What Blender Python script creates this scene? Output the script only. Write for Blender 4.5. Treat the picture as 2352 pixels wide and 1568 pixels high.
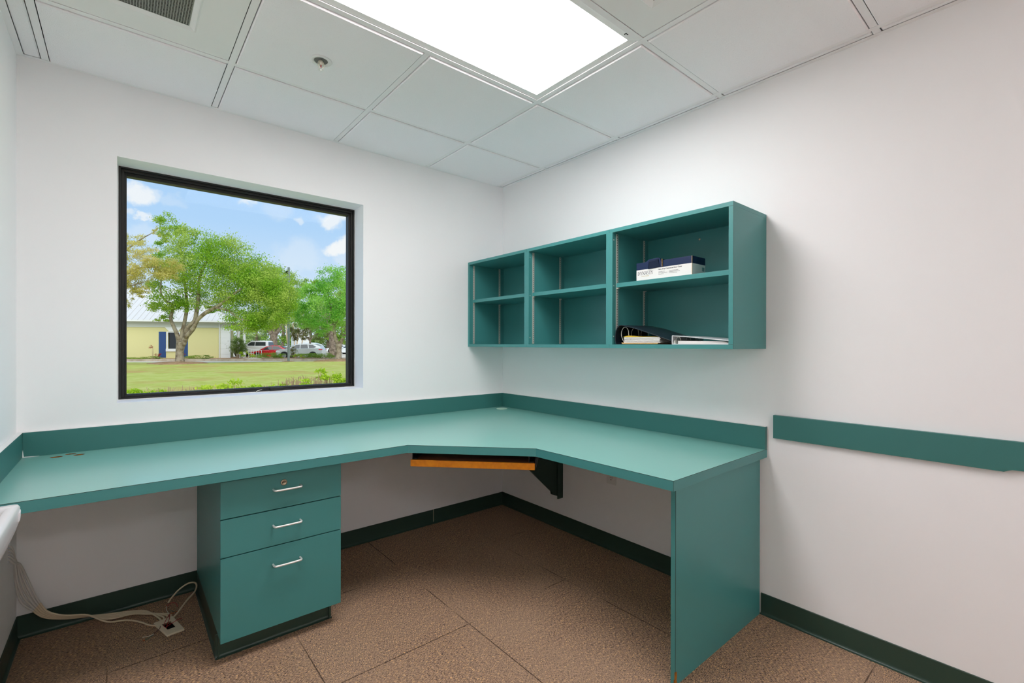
import bpy, bmesh, math, random
import numpy as np
from mathutils import Vector, Matrix
random.seed(7)
rng = np.random.default_rng(7)
for o in list(bpy.data.objects): bpy.data.objects.remove(o)
SC = bpy.context.scene
COL = SC.collection

# ------------------------------------------------------------------ camera
YAW, PIT, ROL = .69574, -.0014, .0018
CP = Vector((-2.2519, -2.8083, 1.2301))
F = Vector((math.sin(YAW)*math.cos(PIT), math.cos(YAW)*math.cos(PIT), math.sin(PIT)))
R0 = Vector((math.cos(YAW), -math.sin(YAW), 0)); U0 = R0.cross(F)
R = R0*math.cos(ROL)+U0*math.sin(ROL); U = -R0*math.sin(ROL)+U0*math.cos(ROL)
cd = bpy.data.cameras.new('camera'); cam = bpy.data.objects.new('camera', cd); COL.objects.link(cam)
cam.matrix_world = Matrix(((R.x, U.x, -F.x, CP.x), (R.y, U.y, -F.y, CP.y), (R.z, U.z, -F.z, CP.z), (0, 0, 0, 1)))
cd.sensor_width = 36; cd.lens = 1073.26/2352*36; cd.shift_y = 7.705/2352; cd.clip_start = .02; cd.clip_end = 2000
SC.camera = cam
RH = R0.copy(); FH = Vector((math.sin(YAW), math.cos(YAW), 0))
def out(L, D, z=0.0):
    """outdoor survey: L metres to the right, D metres ahead of where the photographer stands"""
    return Vector((CP.x, CP.y, 0))+RH*L+FH*D+Vector((0, 0, z))

# ------------------------------------------------------------------ view, world, sun, lamps
SC.view_settings.view_transform = 'Standard'; SC.view_settings.look = 'None'
SC.view_settings.gamma = 1; SC.view_settings.use_curve_mapping = False; SC.view_settings.exposure = 0
SKY = 1.0
SC.cycles.diffuse_bounces = 10; SC.cycles.max_bounces = 14
SUN = 3.3
LENS_A = 14.8      # emission of the troffer lens in view
LENS_FILL = 14.0      # emission of the unseen fill troffer added behind the photographer
W = bpy.data.worlds.new('world'); SC.world = W; W.use_nodes = True
nt = W.node_tree; nt.nodes.clear()
def N(nt, t, **k):
    n = nt.nodes.new(t)
    for a, v in k.items():
        if a in n.inputs.keys(): n.inputs[a].default_value = v
        else: setattr(n, a, v)
    return n
def L_(nt, a, b): nt.links.new(a, b)
def math_(nt, op, a, b=None, clamp=False):
    n = nt.nodes.new('ShaderNodeMath'); n.operation = op; n.use_clamp = clamp
    for i, v in enumerate((a, b)):
        if v is None: continue
        if isinstance(v, (int, float)): n.inputs[i].default_value = v
        else: nt.links.new(v, n.inputs[i])
    return n.outputs[0]
def mixc(nt, f, a, b):
    n = nt.nodes.new('ShaderNodeMix'); n.data_type = 'RGBA'
    for s, v in ((0, f), (6, a), (7, b)):
        if isinstance(v, (int, float)): n.inputs[s].default_value = v
        elif isinstance(v, tuple): n.inputs[s].default_value = (*v[:3], 1)
        else: nt.links.new(v, n.inputs[s])
    return n.outputs[2]
def lin(r, g, b):
    f = lambda c: c/12.92 if c <= .04045 else ((c+.055)/1.055)**2.4
    return (f(r/255), f(g/255), f(b/255))
tc = N(nt, 'ShaderNodeTexCoord'); sep = N(nt, 'ShaderNodeSeparateXYZ'); L_(nt, tc.outputs['Generated'], sep.inputs[0])
rmp = N(nt, 'ShaderNodeValToRGB'); L_(nt, sep.outputs[2], rmp.inputs[0])
cr = rmp.color_ramp; cr.elements[0].position = 0; cr.elements[0].color = (*lin(226, 238, 255), 1)
cr.elements[1].position = 1; cr.elements[1].color = (*lin(120, 175, 240), 1)
for p_, c_ in ((.12, (208, 230, 255)), (.22, (182, 217, 255)), (.4, (170, 208, 253))):
    e = cr.elements.new(p_); e.color = (*lin(*c_), 1)
nz = N(nt, 'ShaderNodeTexNoise', Scale=26.0, Detail=8.0, Roughness=.6); L_(nt, tc.outputs['Generated'], nz.inputs['Vector'])
sc_ = N(nt, 'ShaderNodeVectorMath', operation='SCALE'); sc_.inputs['Scale'].default_value = .06
sb = N(nt, 'ShaderNodeVectorMath', operation='SUBTRACT'); L_(nt, nz.outputs['Color'], sb.inputs[0]); sb.inputs[1].default_value = (.5, .5, .5)
L_(nt, sb.outputs[0], sc_.inputs[0])
ad = N(nt, 'ShaderNodeVectorMath', operation='ADD'); L_(nt, tc.outputs['Generated'], ad.inputs[0]); L_(nt, sc_.outputs[0], ad.inputs[1])
# single clouds: direction and size
clouds = [((0.0206, 0.9694, 0.2445), 0.0264, 0.90), ((0.0396, 0.9686, 0.2454), 0.0189, 0.50), ((0.0108, 0.9768, 0.2140), 0.0109, 0.50), ((0.0297, 0.9782, 0.2056), 0.0110, 0.75), ((0.1765, 0.9504, 0.2559), 0.0104, 0.75), ((0.2229, 0.9424, 0.2495), 0.0266, 0.20), ((0.2613, 0.9373, 0.2307), 0.0109, 0.50), ((0.3086, 0.9212, 0.2372), 0.0241, 0.85), ((0.3273, 0.9125, 0.2454), 0.0187, 0.80), ((0.3279, 0.9258, 0.1882), 0.0245, 1.00), ((0.3402, 0.9194, 0.1975), 0.0208, 1.00), ((0.3385, 0.9266, 0.1638), 0.0209, 0.35), ((0.0675, 0.9682, 0.2408), 0.0161, 0.20), ((0.0390, 0.9828, 0.1805), 0.0240, 0.25), ((0.2633, 0.9502, 0.1667), 0.0460, 0.30), 
          ((.6, .7, .38), .16, .8), ((-.5, .8, .4), .14, .8), ((-.8, .1, .5), .25, .8), ((.3, -.7, .6), .3, .8), ((.7, -.2, .6), .2, .8)]
acc = None
for d, r, s in clouds:
    v = Vector(d).normalized()
    q = N(nt, 'ShaderNodeVectorMath', operation='SUBTRACT'); L_(nt, ad.outputs[0], q.inputs[0]); q.inputs[1].default_value = v
    q2 = N(nt, 'ShaderNodeVectorMath', operation='MULTIPLY'); L_(nt, q.outputs[0], q2.inputs[0]); q2.inputs[1].default_value = (.8, 1, 1.3)
    ln = N(nt, 'ShaderNodeVectorMath', operation='LENGTH'); L_(nt, q2.outputs[0], ln.inputs[0])
    mr = N(nt, 'ShaderNodeMapRange', interpolation_type='SMOOTHSTEP'); L_(nt, ln.outputs['Value'], mr.inputs['Value'])
    for a, b in (('From Min', r*.45), ('From Max', r*1.15), ('To Min', s), ('To Max', 0)): mr.inputs[a].default_value = b
    acc = mr.outputs[0] if acc is None else math_(nt, 'MAXIMUM', acc, mr.outputs[0])
skyc = mixc(nt, acc, rmp.outputs[0], lin(250, 251, 255))
bg = N(nt, 'ShaderNodeBackground', Strength=SKY); L_(nt, skyc, bg.inputs[0])
wo = N(nt, 'ShaderNodeOutputWorld'); L_(nt, bg.outputs[0], wo.inputs[0])
sd = bpy.data.lights.new('sun', 'SUN'); sd.energy = SUN; sd.angle = math.radians(75); sd.color = (1, .94, .83)
so = bpy.data.objects.new('sun', sd); COL.objects.link(so)
so.rotation_euler = (Vector((FH.x*.62-RH.x*.28, FH.y*.62-RH.y*.28, -.73))).to_track_quat('-Z', 'Y').to_euler()
so.location = (0, -8, 12)

# ------------------------------------------------------------------ materials
def mat(name, col, rough=.6, spec=.5, metal=0, bump=None, var=None, emit=None, coat=0, obj=True):
    m = bpy.data.materials.new(name); m.use_nodes = True; t = m.node_tree
    b = t.nodes['Principled BSDF']; b.inputs['Base Color'].default_value = (*col, 1)
    b.inputs['Roughness'].default_value = rough; b.inputs['Specular IOR Level'].default_value = spec
    b.inputs['Metallic'].default_value = metal; b.inputs['Coat Weight'].default_value = coat
    tcn = N(t, 'ShaderNodeTexCoord')
    if var:      # (scale, colour 2, contrast lo, hi)
        s, c2, lo, hi = var
        n = N(t, 'ShaderNodeTexNoise', Scale=s, Detail=6.0, Roughness=.6); L_(t, tcn.outputs['Object'], n.inputs['Vector'])
        r = N(t, 'ShaderNodeMapRange'); L_(t, n.outputs['Fac'], r.inputs['Value']); r.inputs['From Min'].default_value = lo; r.inputs['From Max'].default_value = hi
        L_(t, mixc(t, r.outputs[0], col, c2), b.inputs['Base Color'])
    if bump:     # (scale, strength, distance)
        n = N(t, 'ShaderNodeTexNoise', Scale=bump[0], Detail=4.0); L_(t, tcn.outputs['Object'], n.inputs['Vector'])
        bp = N(t, 'ShaderNodeBump', Strength=bump[1], Distance=bump[2]); L_(t, n.outputs['Fac'], bp.inputs['Height'])
        L_(t, bp.outputs[0], b.inputs['Normal'])
    if emit:
        b.inputs['Emission Color'].default_value = (*emit[0], 1); b.inputs['Emission Strength'].default_value = emit[1]
    return m
M = {}
M['wall'] = mat('wall_paint', (.93, .925, .934), .55, .3, bump=(60, .08, .002))
M['ceil'] = mat('ceiling_tile', (.985, .96, .985), .9, .2, bump=(260, .6, .002), var=(330, (.66, .65, .66), .62, .72))
M['cream'] = mat('cream_plastic', lin(222, 208, 182), .35, .5)
M['grid'] = mat('grid_paint', (.93, .91, .92), .45, .4)
M['plenum'] = mat('plenum_dark', (.03, .03, .03), .9)
M['panel_white'] = mat('white_metal_panel', (.90, .89, .88), .5, .3)
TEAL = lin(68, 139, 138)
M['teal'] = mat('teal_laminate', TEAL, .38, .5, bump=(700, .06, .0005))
M['teal_top_lit'] = mat('teal_worktop_lit', lin(128, 186, 177), .24, 1.0, bump=(700, .06, .0005))  # same laminate as teal, with the light on the top put into its colour
M['tealsplash'] = mat('teal_splash', lin(58, 118, 114), .42, .45, bump=(700, .05, .0005))
M['seam'] = mat('dark_seam', lin(30, 45, 42), .6)
M['cove'] = mat('green_cove_vinyl', lin(46, 70, 60), .38, .5)
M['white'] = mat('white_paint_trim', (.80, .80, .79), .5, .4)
M['whiteplast'] = mat('white_plastic', (.66, .67, .69), .22, .55)
M['cream'] = mat('cream_plastic', lin(222, 208, 182), .35, .5)
M['cable'] = mat('cream_cable', lin(212, 196, 166), .4, .5)
M['cablew'] = mat('white_cable', lin(205, 202, 196), .4, .5)
M['red'] = mat('red_wire', lin(170, 20, 30), .4); M['grn'] = mat('green_wire', lin(70, 110, 90), .4)
M['orangew'] = mat('orange_wire', lin(190, 90, 30), .4); M['whitew'] = mat('white_wire', lin(225, 222, 205), .4)
M['chrome'] = mat('brushed_nickel', (.80, .79, .77), .38, .5, .45)
M['brass'] = mat('lock_metal', lin(190, 175, 150), .3, .5, 1)
M['zinc'] = mat('zinc_standard', lin(205, 206, 198), .45, .5, .35)
M['black'] = mat('black_frame', lin(34, 33, 31), .5, .4)
M['hole'] = mat('dark_hole', (.006, .006, .006), .9, .1)
M['blackm'] = mat('black_metal', lin(22, 20, 20), .5, .4)
M['orange'] = mat('orange_wood', lin(232, 146, 18), .45, .4, var=(40, lin(214, 126, 10), .35, .65))
M['brownw'] = mat('brown_laminate', lin(110, 62, 42), .45, .4)
M['wood'] = mat('raw_wood', lin(176, 112, 40), .7, .2, var=(60, lin(120, 70, 25), .35, .65))
M['mint'] = mat('mint_grommet', lin(190, 222, 205), .3, .5)
M['navy'] = mat('navy_card', lin(18, 38, 76), .45, .4)
M['navyd'] = mat('navy_card_inside', lin(12, 26, 54), .5, .3)
M['card'] = mat('white_card', (.78, .77, .75), .6, .3)
M['ink'] = mat('ink', lin(28, 34, 48), .6); M['gold'] = mat('gold_ink', lin(190, 170, 110), .6)
M['binder'] = mat('black_vinyl', lin(28, 38, 48), .35, .5); M['binderin'] = mat('black_vinyl_inside', lin(10, 10, 12), .5)
M['paper'] = mat('paper', (.80, .79, .76), .8, .2); M['paperb'] = mat('tan_folder', lin(214, 176, 120), .7, .2)
M['papery'] = mat('yellow_folder', lin(214, 180, 60), .7, .2)
# window glass
m = bpy.data.materials.new('window_glass'); m.use_nodes = True; t = m.node_tree; t.nodes.clear()
tr = N(t, 'ShaderNodeBsdfTransparent'); tr.inputs[0].default_value = (.97, .985, .975, 1)
gl = N(t, 'ShaderNodeBsdfGlossy', Roughness=.02); gl.inputs[0].default_value = (1, 1, 1, 1)
mx = N(t, 'ShaderNodeMixShader'); mx.inputs[0].default_value = .0012
L_(t, tr.outputs[0], mx.inputs[1]); L_(t, gl.outputs[0], mx.inputs[2]); mo = N(t, 'ShaderNodeOutputMaterial'); L_(t, mx.outputs[0], mo.inputs[0]); M['glass'] = m
# troffer lens
def lens_mat(name, s):
    m = bpy.data.materials.new(name); m.use_nodes = True; t = m.node_tree; b = t.nodes['Principled BSDF']
    b.inputs['Base Color'].default_value = (.9, .9, .9, 1); b.inputs['Roughness'].default_value = .3
    b.inputs['Emission Color'].default_value = (1, .975, .98, 1); b.inputs['Emission Strength'].default_value = s
    return m
M['lensA'] = lens_mat('prismatic_lens', LENS_A); M['lensFill'] = lens_mat('prismatic_lens_fill', LENS_FILL)
# carpet
m = bpy.data.materials.new('carpet_tile'); m.use_nodes = True; t = m.node_tree; b = t.nodes['Principled BSDF']
b.inputs['Roughness'].default_value = 1; b.inputs['Specular IOR Level'].default_value = .1
g = N(t, 'ShaderNodeNewGeometry'); s = N(t, 'ShaderNodeSeparateXYZ'); L_(t, g.outputs['Position'], s.inputs[0])
TS = .608
ux = math_(t, 'DIVIDE', math_(t, 'ADD', s.outputs[0], 1.078+TS*20), TS); uy = math_(t, 'DIVIDE', math_(t, 'ADD', s.outputs[1], 1.112+TS*20), TS)
par = math_(t, 'MODULO', math_(t, 'ADD', math_(t, 'FLOOR', ux), math_(t, 'FLOOR', uy)), 2)
ca = N(t, 'ShaderNodeCombineXYZ'); L_(t, math_(t, 'MULTIPLY', s.outputs[0], .24), ca.inputs[0]); L_(t, s.outputs[1], ca.inputs[1])
cb = N(t, 'ShaderNodeCombineXYZ'); L_(t, s.outputs[0], cb.inputs[0]); L_(t, math_(t, 'MULTIPLY', s.outputs[1], .24), cb.inputs[1])
mv = N(t, 'ShaderNodeMix', data_type='VECTOR'); L_(t, par, mv.inputs[0]); L_(t, ca.outputs[0], mv.inputs[4]); L_(t, cb.outputs[0], mv.inputs[5])
vec = mv.outputs[1]
n1 = N(t, 'ShaderNodeTexNoise', Scale=520.0, Detail=3.0, Roughness=.75); L_(t, vec, n1.inputs['Vector'])
n2 = N(t, 'ShaderNodeTexNoise', Scale=330.0, Detail=2.0, Roughness=.6); L_(t, vec, n2.inputs['Vector'])
n3 = N(t, 'ShaderNodeTexNoise', Scale=280.0, Detail=2.0); n3.noise_dimensions = '4D'; n3.inputs['W'].default_value = 5; L_(t, vec, n3.inputs['Vector'])
def ramp(t, src, a, b_):
    r = N(t, 'ShaderNodeMapRange'); L_(t, src, r.inputs['Value']); r.inputs['From Min'].default_value = a; r.inputs['From Max'].default_value = b_; return r.outputs[0]
c0 = mixc(t, ramp(t, n1.outputs['Fac'], .40, .60), lin(50, 36, 30), lin(206, 170, 144))
c1 = mixc(t, ramp(t, n2.outputs['Fac'], .58, .64), c0, lin(240, 194, 138))
c2 = mixc(t, ramp(t, n3.outputs['Fac'], .60, .66), c1, lin(46, 44, 56))
n4 = N(t, 'ShaderNodeTexNoise', Scale=1.3, Detail=3.0); L_(t, g.outputs['Position'], n4.inputs['Vector'])
c2 = mixc(t, math_(t, 'MULTIPLY', ramp(t, n4.outputs['Fac'], .42, .68), .55), c2, lin(172, 146, 124))
fx = math_(t, 'ABSOLUTE', math_(t, 'SUBTRACT', math_(t, 'FRACT', ux), .5)); fy = math_(t, 'ABSOLUTE', math_(t, 'SUBTRACT', math_(t, 'FRACT', uy), .5))
nb = N(t, 'ShaderNodeTexNoise', Scale=2.2, Detail=2.0); L_(t, g.outputs['Position'], nb.inputs['Vector'])
nb2 = N(t, 'ShaderNodeTexNoise', Scale=120.0); L_(t, g.outputs['Position'], nb2.inputs['Vector'])
edge = math_(t, 'GREATER_THAN', math_(t, 'ADD', math_(t, 'MAXIMUM', fx, fy), math_(t, 'MULTIPLY', math_(t, 'SUBTRACT', nb2.outputs['Fac'], .5), .006)), .4965)
edge = math_(t, 'MULTIPLY', edge, ramp(t, nb.outputs['Fac'], .46, .56))
c3 = mixc(t, math_(t, 'MULTIPLY', edge, .75), c2, lin(30, 22, 18))
L_(t, c3, b.inputs['Base Color'])
bp = N(t, 'ShaderNodeBump', Strength=.25, Distance=.002); L_(t, n1.outputs['Fac'], bp.inputs['Height']); L_(t, bp.outputs[0], b.inputs['Normal'])
M['carpet'] = m

# ------------------------------------------------------------------ mesh builder
ORG = {}
class MB:
    def __init__(s): s.v = []; s.f = []; s.m = []
    def add(s, vs, fs, mi=0):
        b = len(s.v); s.v += [tuple(v) for v in vs]; s.f += [tuple(b+i for i in f) for f in fs]; s.m += [mi]*len(fs); return s
    def box(s, x0, x1, y0, y1, z0, z1, mi=0):
        x0, x1 = min(x0, x1), max(x0, x1); y0, y1 = min(y0, y1), max(y0, y1); z0, z1 = min(z0, z1), max(z0, z1)
        return s.add([(x0, y0, z0), (x1, y0, z0), (x1, y1, z0), (x0, y1, z0), (x0, y0, z1), (x1, y0, z1), (x1, y1, z1), (x0, y1, z1)],
                     [(0, 3, 2, 1), (4, 5, 6, 7), (0, 1, 5, 4), (1, 2, 6, 5), (2, 3, 7, 6), (3, 0, 4, 7)], mi)
    def prism(s, pts, ax, a, b, mi=0):
        """polygon pts (in the two other axes, cyclic order) swept along axis ax from a to b"""
        n = len(pts)
        def P(p, t):
            return (t, p[0], p[1]) if ax == 'x' else ((p[0], t, p[1]) if ax == 'y' else (p[0], p[1], t))
        vs = [P(p, a) for p in pts]+[P(p, b) for p in pts]
        fs = [tuple(range(n))[::-1], tuple(range(n, 2*n))]+[(i, (i+1) % n, n+(i+1) % n, n+i) for i in range(n)]
        return s.add(vs, fs, mi)
    def holed(s, outer, holes, ax, a, b, mi=0):
        bm = bmesh.new(); es = []
        def P(p, t):
            return (t, p[0], p[1]) if ax == 'x' else ((p[0], t, p[1]) if ax == 'y' else (p[0], p[1], t))
        for loop in [outer]+holes:
            vs = [bm.verts.new(P(p, a)) for p in loop]
            for i in range(len(vs)): es.append(bm.edges.new((vs[i], vs[(i+1) % len(vs)])))
        bmesh.ops.triangle_fill(bm, edges=es, use_beauty=True)
        bm.verts.index_update()
        vs = [v.co.copy() for v in bm.verts]; fs = [[v.index for v in f.verts] for f in bm.faces]; bm.free()
        i = 'xyz'.index(ax); n = len(vs); top = []
        for v in vs: w = v.copy(); w[i] = b; top.append(w)
        allf = fs+[[k+n for k in f][::-1] for f in fs]; st = 0
        for loop in [outer]+holes:
            k = len(loop); allf += [(st+j, st+(j+1) % k, n+st+(j+1) % k, n+st+j) for j in range(k)]; st += k
        return s.add(vs+top, allf, mi)
    def tube(s, path, r, seg=8, mi=0, cap=True):
        path = [Vector(p) for p in path]; n = len(path); rr = r if isinstance(r, (list, tuple)) else [r]*n
        b = len(s.v); prev = None
        for i, p in enumerate(path):
            d = (path[min(i+1, n-1)]-path[max(i-1, 0)]).normalized()
            if prev is None:
                a = Vector((0, 0, 1)) if abs(d.z) < .9 else Vector((1, 0, 0)); u = d.cross(a).normalized()
            else:
                u = (prev-d*prev.dot(d)).normalized()
            prev = u; w = d.cross(u)
            for k in range(seg):
                t_ = 2*math.pi*k/seg; s.v.append(tuple(p+(u*math.cos(t_)+w*math.sin(t_))*rr[i]))
        for i in range(n-1):
            for k in range(seg):
                s.f.append((b+i*seg+k, b+i*seg+(k+1) % seg, b+(i+1)*seg+(k+1) % seg, b+(i+1)*seg+k)); s.m.append(mi)
        if cap:
            s.f.append(tuple(b+k for k in range(seg))[::-1]); s.m.append(mi)
            s.f.append(tuple(b+(n-1)*seg+k for k in range(seg))); s.m.append(mi)
        return s
    def lathe(s, prof, c, ax='z', seg=24, mi=0):
        """prof: list of (radius, offset along ax)"""
        b = len(s.v); c = Vector(c)
        for r, h in prof:
            for k in range(seg):
                t_ = 2*math.pi*k/seg; a_, b_ = r*math.cos(t_), r*math.sin(t_)
                o = {'z': (a_, b_, h), 'x': (h, a_, b_), 'y': (a_, h, b_)}[ax]; s.v.append(tuple(c+Vector(o)))
        for i in range(len(prof)-1):
            for k in range(seg):
                s.f.append((b+i*seg+k, b+i*seg+(k+1) % seg, b+(i+1)*seg+(k+1) % seg, b+(i+1)*seg+k)); s.m.append(mi)
        s.f.append(tuple(b+k for k in range(seg))[::-1]); s.m.append(mi)
        s.f.append(tuple(b+(len(prof)-1)*seg+k for k in range(seg))); s.m.append(mi)
        return s
    def build(s, name, mats, parent=None, smooth=False, bevel=0, local=False, fix=True, bseg=2):
        if not isinstance(mats, (list, tuple)): mats = [mats]
        V = np.array(s.v, float)
        if parent is None:
            o = np.array([(V[:, 0].min()+V[:, 0].max())/2, (V[:, 1].min()+V[:, 1].max())/2, V[:, 2].min()])
        elif local: o = np.zeros(3)
        else: o = np.array(ORG[parent.name])
        me = bpy.data.meshes.new(name); me.from_pydata([tuple(p) for p in (V-o)], [], s.f)
        for m_ in mats: me.materials.append(M[m_] if isinstance(m_, str) else m_)
        me.polygons.foreach_set('material_index', s.m)
        if fix:
            bm = bmesh.new(); bm.from_mesh(me); bmesh.ops.recalc_face_normals(bm, faces=bm.faces); bm.to_mesh(me); bm.free()
        ob = bpy.data.objects.new(name, me); COL.objects.link(ob)
        if parent is None: ob.location = o
        else: ob.parent = parent
        ORG[ob.name] = tuple(o)
        if smooth:
            me.polygons.foreach_set('use_smooth', [True]*len(me.polygons))
        if bevel:
            md = ob.modifiers.new('bevel', 'BEVEL'); md.width = bevel; md.segments = bseg; md.limit_method = 'ANGLE'; md.angle_limit = math.radians(40)
        return ob
def tag(o, label=None, cat=None, group=None, kind=None):
    if label: o['label'] = label
    if cat: o['category'] = cat
    if group: o['group'] = group
    if kind: o['kind'] = kind
    return o
def thing(name, loc, label, cat, group=None, rz=0):
    e = bpy.data.objects.new(name, None); COL.objects.link(e); e.location = loc; e.rotation_euler.z = rz; e.empty_display_size = .05
    ORG[e.name] = tuple(loc); return tag(e, label, cat, group)
def box(*a): return MB().box(*a)
def circ(cx, cy, r, n=28, r2=None):
    return [(cx+r*math.cos(2*math.pi*k/n), cy+(r2 or r)*math.sin(2*math.pi*k/n)) for k in range(n)]
def smoothpath(pts, k=8):
    P = [Vector(p) for p in pts]; P = [P[0]*2-P[1]]+P+[P[-1]*2-P[-2]]; o = []
    for i in range(1, len(P)-2):
        for j in range(k):
            t_ = j/k; a, b_, c, d = P[i-1], P[i], P[i+1], P[i+2]
            o.append(.5*((2*b_)+(-a+c)*t_+(2*a-5*b_+4*c-d)*t_*t_+(-a+3*b_-3*c+d)*t_**3))
    o.append(P[-2]); return o

# ------------------------------------------------------------------ room shell
H, WX, BY = 2.429, -2.5877, -6.20  # unseen rear of the room made deeper for soft fill light
TW = .16
WL, WR, WB, WT = -2.2688, -1.1062, .9564, 2.089
st = lambda o: tag(o, kind='structure')
st(box(WX-.3, .3, BY-.3, .25, -.12, 0).build('floor', 'carpet'))
b = MB(); b.holed([(WX-.2, 0), (.2, 0), (.2, H+.12), (WX-.2, H+.12)], [[(WL, WB), (WR, WB), (WR, WT), (WL, WT)]], 'y', 0, .2)
st(b.build('wall_back', 'wall'))
st(box(0, .2, BY, -.0, 0, H+.12).build('wall_right', 'wall'))
hb = [(-.190, .385), (-.150, .385), (-.150, .49), (-.190, .49)]
b = MB(); b.holed([(BY, 0), (0, 0), (0, H+.12), (BY, H+.12)], [hb], 'x', WX, WX-.2)
st(b.build('wall_left', 'wall'))
st(box(WX-.2, .2, BY-.2, BY, 0, H+.12).build('wall_front', 'wall'))

# ceiling: tegular tiles in a 24 mm grid
T = .6096; GX = [-.0627, -.6723, -1.2819, -1.8915, -2.5011]; GY = [-.4983-T*k for k in range(10)]
xs = [0]+GX+[WX]; ys = [0]+[y for y in GY if y > BY]+[BY]
b = MB()
skip = {}
LIGHT_A = (3, 4, 2); special = set()
def cell(i, j): return xs[i+1], xs[i], ys[j+1], ys[j]
special |= {(2, 2), (3, 2)}                  # troffer over the desk
special |= {(4, 1)}; special |= {(2, 3)}     # return grille, supply diffuser
special |= {(3, 8), (4, 8)}                  # unseen rear troffer, added for fill
for i in range(len(xs)-1):
    for j in range(len(ys)-1):
        x0, x1, y0, y1 = cell(i, j)
        if (i, j) in special: continue
        g0 = .0155; e = lambda w, v: .0235 if abs(v) < 1e-6 or abs(v-w) < 1e-6 else g0
        a0 = x0+(.0235 if x0 == WX else g0); a1 = x1-(.0235 if x1 == 0 else g0)
        c0_ = y0+(.0235 if y0 == BY else g0); c1_ = y1-(.0235 if y1 == 0 else g0)
        drop = .006 if (x1-x0) > .2 else 0.001
        zb = H-drop; k = .004
        # bevelled drop edge
        b.add([(a0, c0_, H+.012), (a1, c0_, H+.012), (a1, c1_, H+.012), (a0, c1_, H+.012), (a0, c0_, zb+.004), (a1, c0_, zb+.004), (a1, c1_, zb+.004), (a0, c1_, zb+.004),
               (a0+k, c0_+k, zb), (a1-k, c0_+k, zb), (a1-k, c1_-k, zb), (a0+k, c1_-k, zb)],
              [(0, 1, 2, 3), (0, 1, 5, 4), (1, 2, 6, 5), (2, 3, 7, 6), (3, 0, 4, 7), (4, 5, 9, 8), (5, 6, 10, 9), (6, 7, 11, 10), (7, 4, 8, 11), (8, 9, 10, 11)])
b.box(WX-.2, .2, BY-.2, .2, H+.1, H+.14, 1)
st(b.build('ceiling', ['ceil', 'plenum']))
b = MB()
def tee_x(x, ya, yb): b.box(x-.012, x+.012, ya, yb, H, H+.003); b.box(x-.002, x+.002, ya, yb, H+.003, H+.035)
for x in GX:
    if abs(x+1.2819) < .01:
        tee_x(x, GY[1]+.0122, 0); tee_x(x, BY, GY[2]-.0122)
    elif abs(x+1.8915) < .01: tee_x(x, GY[7]+.0122, 0); tee_x(x, BY, GY[8]-.0122)
    else: tee_x(x, BY, 0)
for y in [y for y in GY if y > BY]:
    for i in range(len(xs)-1): b.box(xs[i+1]+.0122, xs[i]-.0122, y-.012, y+.012, H+.0004, H+.0034)
for (x, y) in ((-1.2819, GY[1]), (-1.2819, GY[2]), (-1.8915, GY[7]), (-1.8915, GY[8])): b.box(x-.0122, x+.0122, y-.012, y+.012, H+.0004, H+.0034)
st(b.build('trim_1', 'grid'))
b = MB(); a_ = .022
b.box(WX, 0, -a_, 0, H-.0012, H+.0002); b.box(-a_, 0, BY, -a_, H-.0012, H+.0002); b.box(WX, WX+a_, BY, -a_, H-.0012, H+.0002); b.box(WX+a_, -a_, BY, BY+a_, H-.0012, H+.0002)
st(b.build('trim_2', 'grid'))

# baseboards: cove profile
def cove_profile(h=.0949, th=.0035, toe=.013):
    p = [(0, 0), (toe, 0), (toe, .0025)]
    for k in range(1, 6):
        a_ = math.radians(90*k/6); p.append((th+(toe-th)*(1-math.sin(a_)), .0025+.012*(1-math.cos(a_))))
    return p+[(th, .016), (th, h-.002), (th-.0015, h), (0, h)]
CPF = cove_profile()
b = MB()
b.prism([(-q[0], q[1]) for q in CPF], 'x', WX+.002, -.6105); b.prism([(-q[0], q[1]) for q in CPF], 'x', -.6075, -.002)
bb_ = st(b.build('baseboard_back', 'cove'))
box(-.6108, -.6072, -.0030, -.0005, .012, .0945).build('joint_filler', 'cream', bb_)
b = MB()
b.prism([(-q[0], q[1]) for q in CPF], 'y', -1.8770, -.003); b.prism([(-q[0], q[1]) for q in CPF], 'y', BY, -1.8982)
st(b.build('baseboard_right', 'cove'))
st(MB().prism([(WX+q[0], q[1]) for q in CPF], 'y', BY, -.003).build('baseboard_left', 'cove'))
st(MB().prism([(BY+q[0], q[1]) for q in CPF], 'x', WX, 0).build('baseboard_front', 'cove'))

# window
w = bpy.data.objects.new('window_1', None); COL.objects.link(w); w.location = ((WL+WR)/2, .15, WB); ORG['window_1'] = tuple(w.location); st(w)
def ring(b, x0, x1, z0, z1, wl, wr, wb, wt, y0, y1, mi=0):
    b.box(x0, x0+wl, y0, y1, z0, z1, mi); b.box(x1-wr, x1, y0, y1, z0, z1, mi)
    b.box(x0+wl, x1-wr, y0, y1, z0, z0+wb, mi); b.box(x0+wl, x1-wr, y0, y1, z1-wt, z1, mi)
b = MB()
ring(b, WL+.004, WR-.001, WB+.001, WT-.001, .010, .010, .010, .010, .134, .2)
ring(b, WL+.014, WR-.011, WB+.011, WT-.011, .012, .012, .010, .012, .146, .2)
ring(b, WL+.026, WR-.023, WB+.004, WT-.023, .009, .012, .020, .016, .158, .2)
b.box(WL+.02, WR-.02, .140, .16, WB+.002, WB+.010)
b.build('window_frame', 'black', w, bevel=.0012)
box(WL+.030, WR-.030, .172, .176, WB+.010, WT-.035).build('pane', 'glass', w)
b = MB(); b.box(-1.60, -1.53, .128, .15, WB+.004, WB+.022); b.build('latch', 'black', w, bevel=.002)
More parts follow.
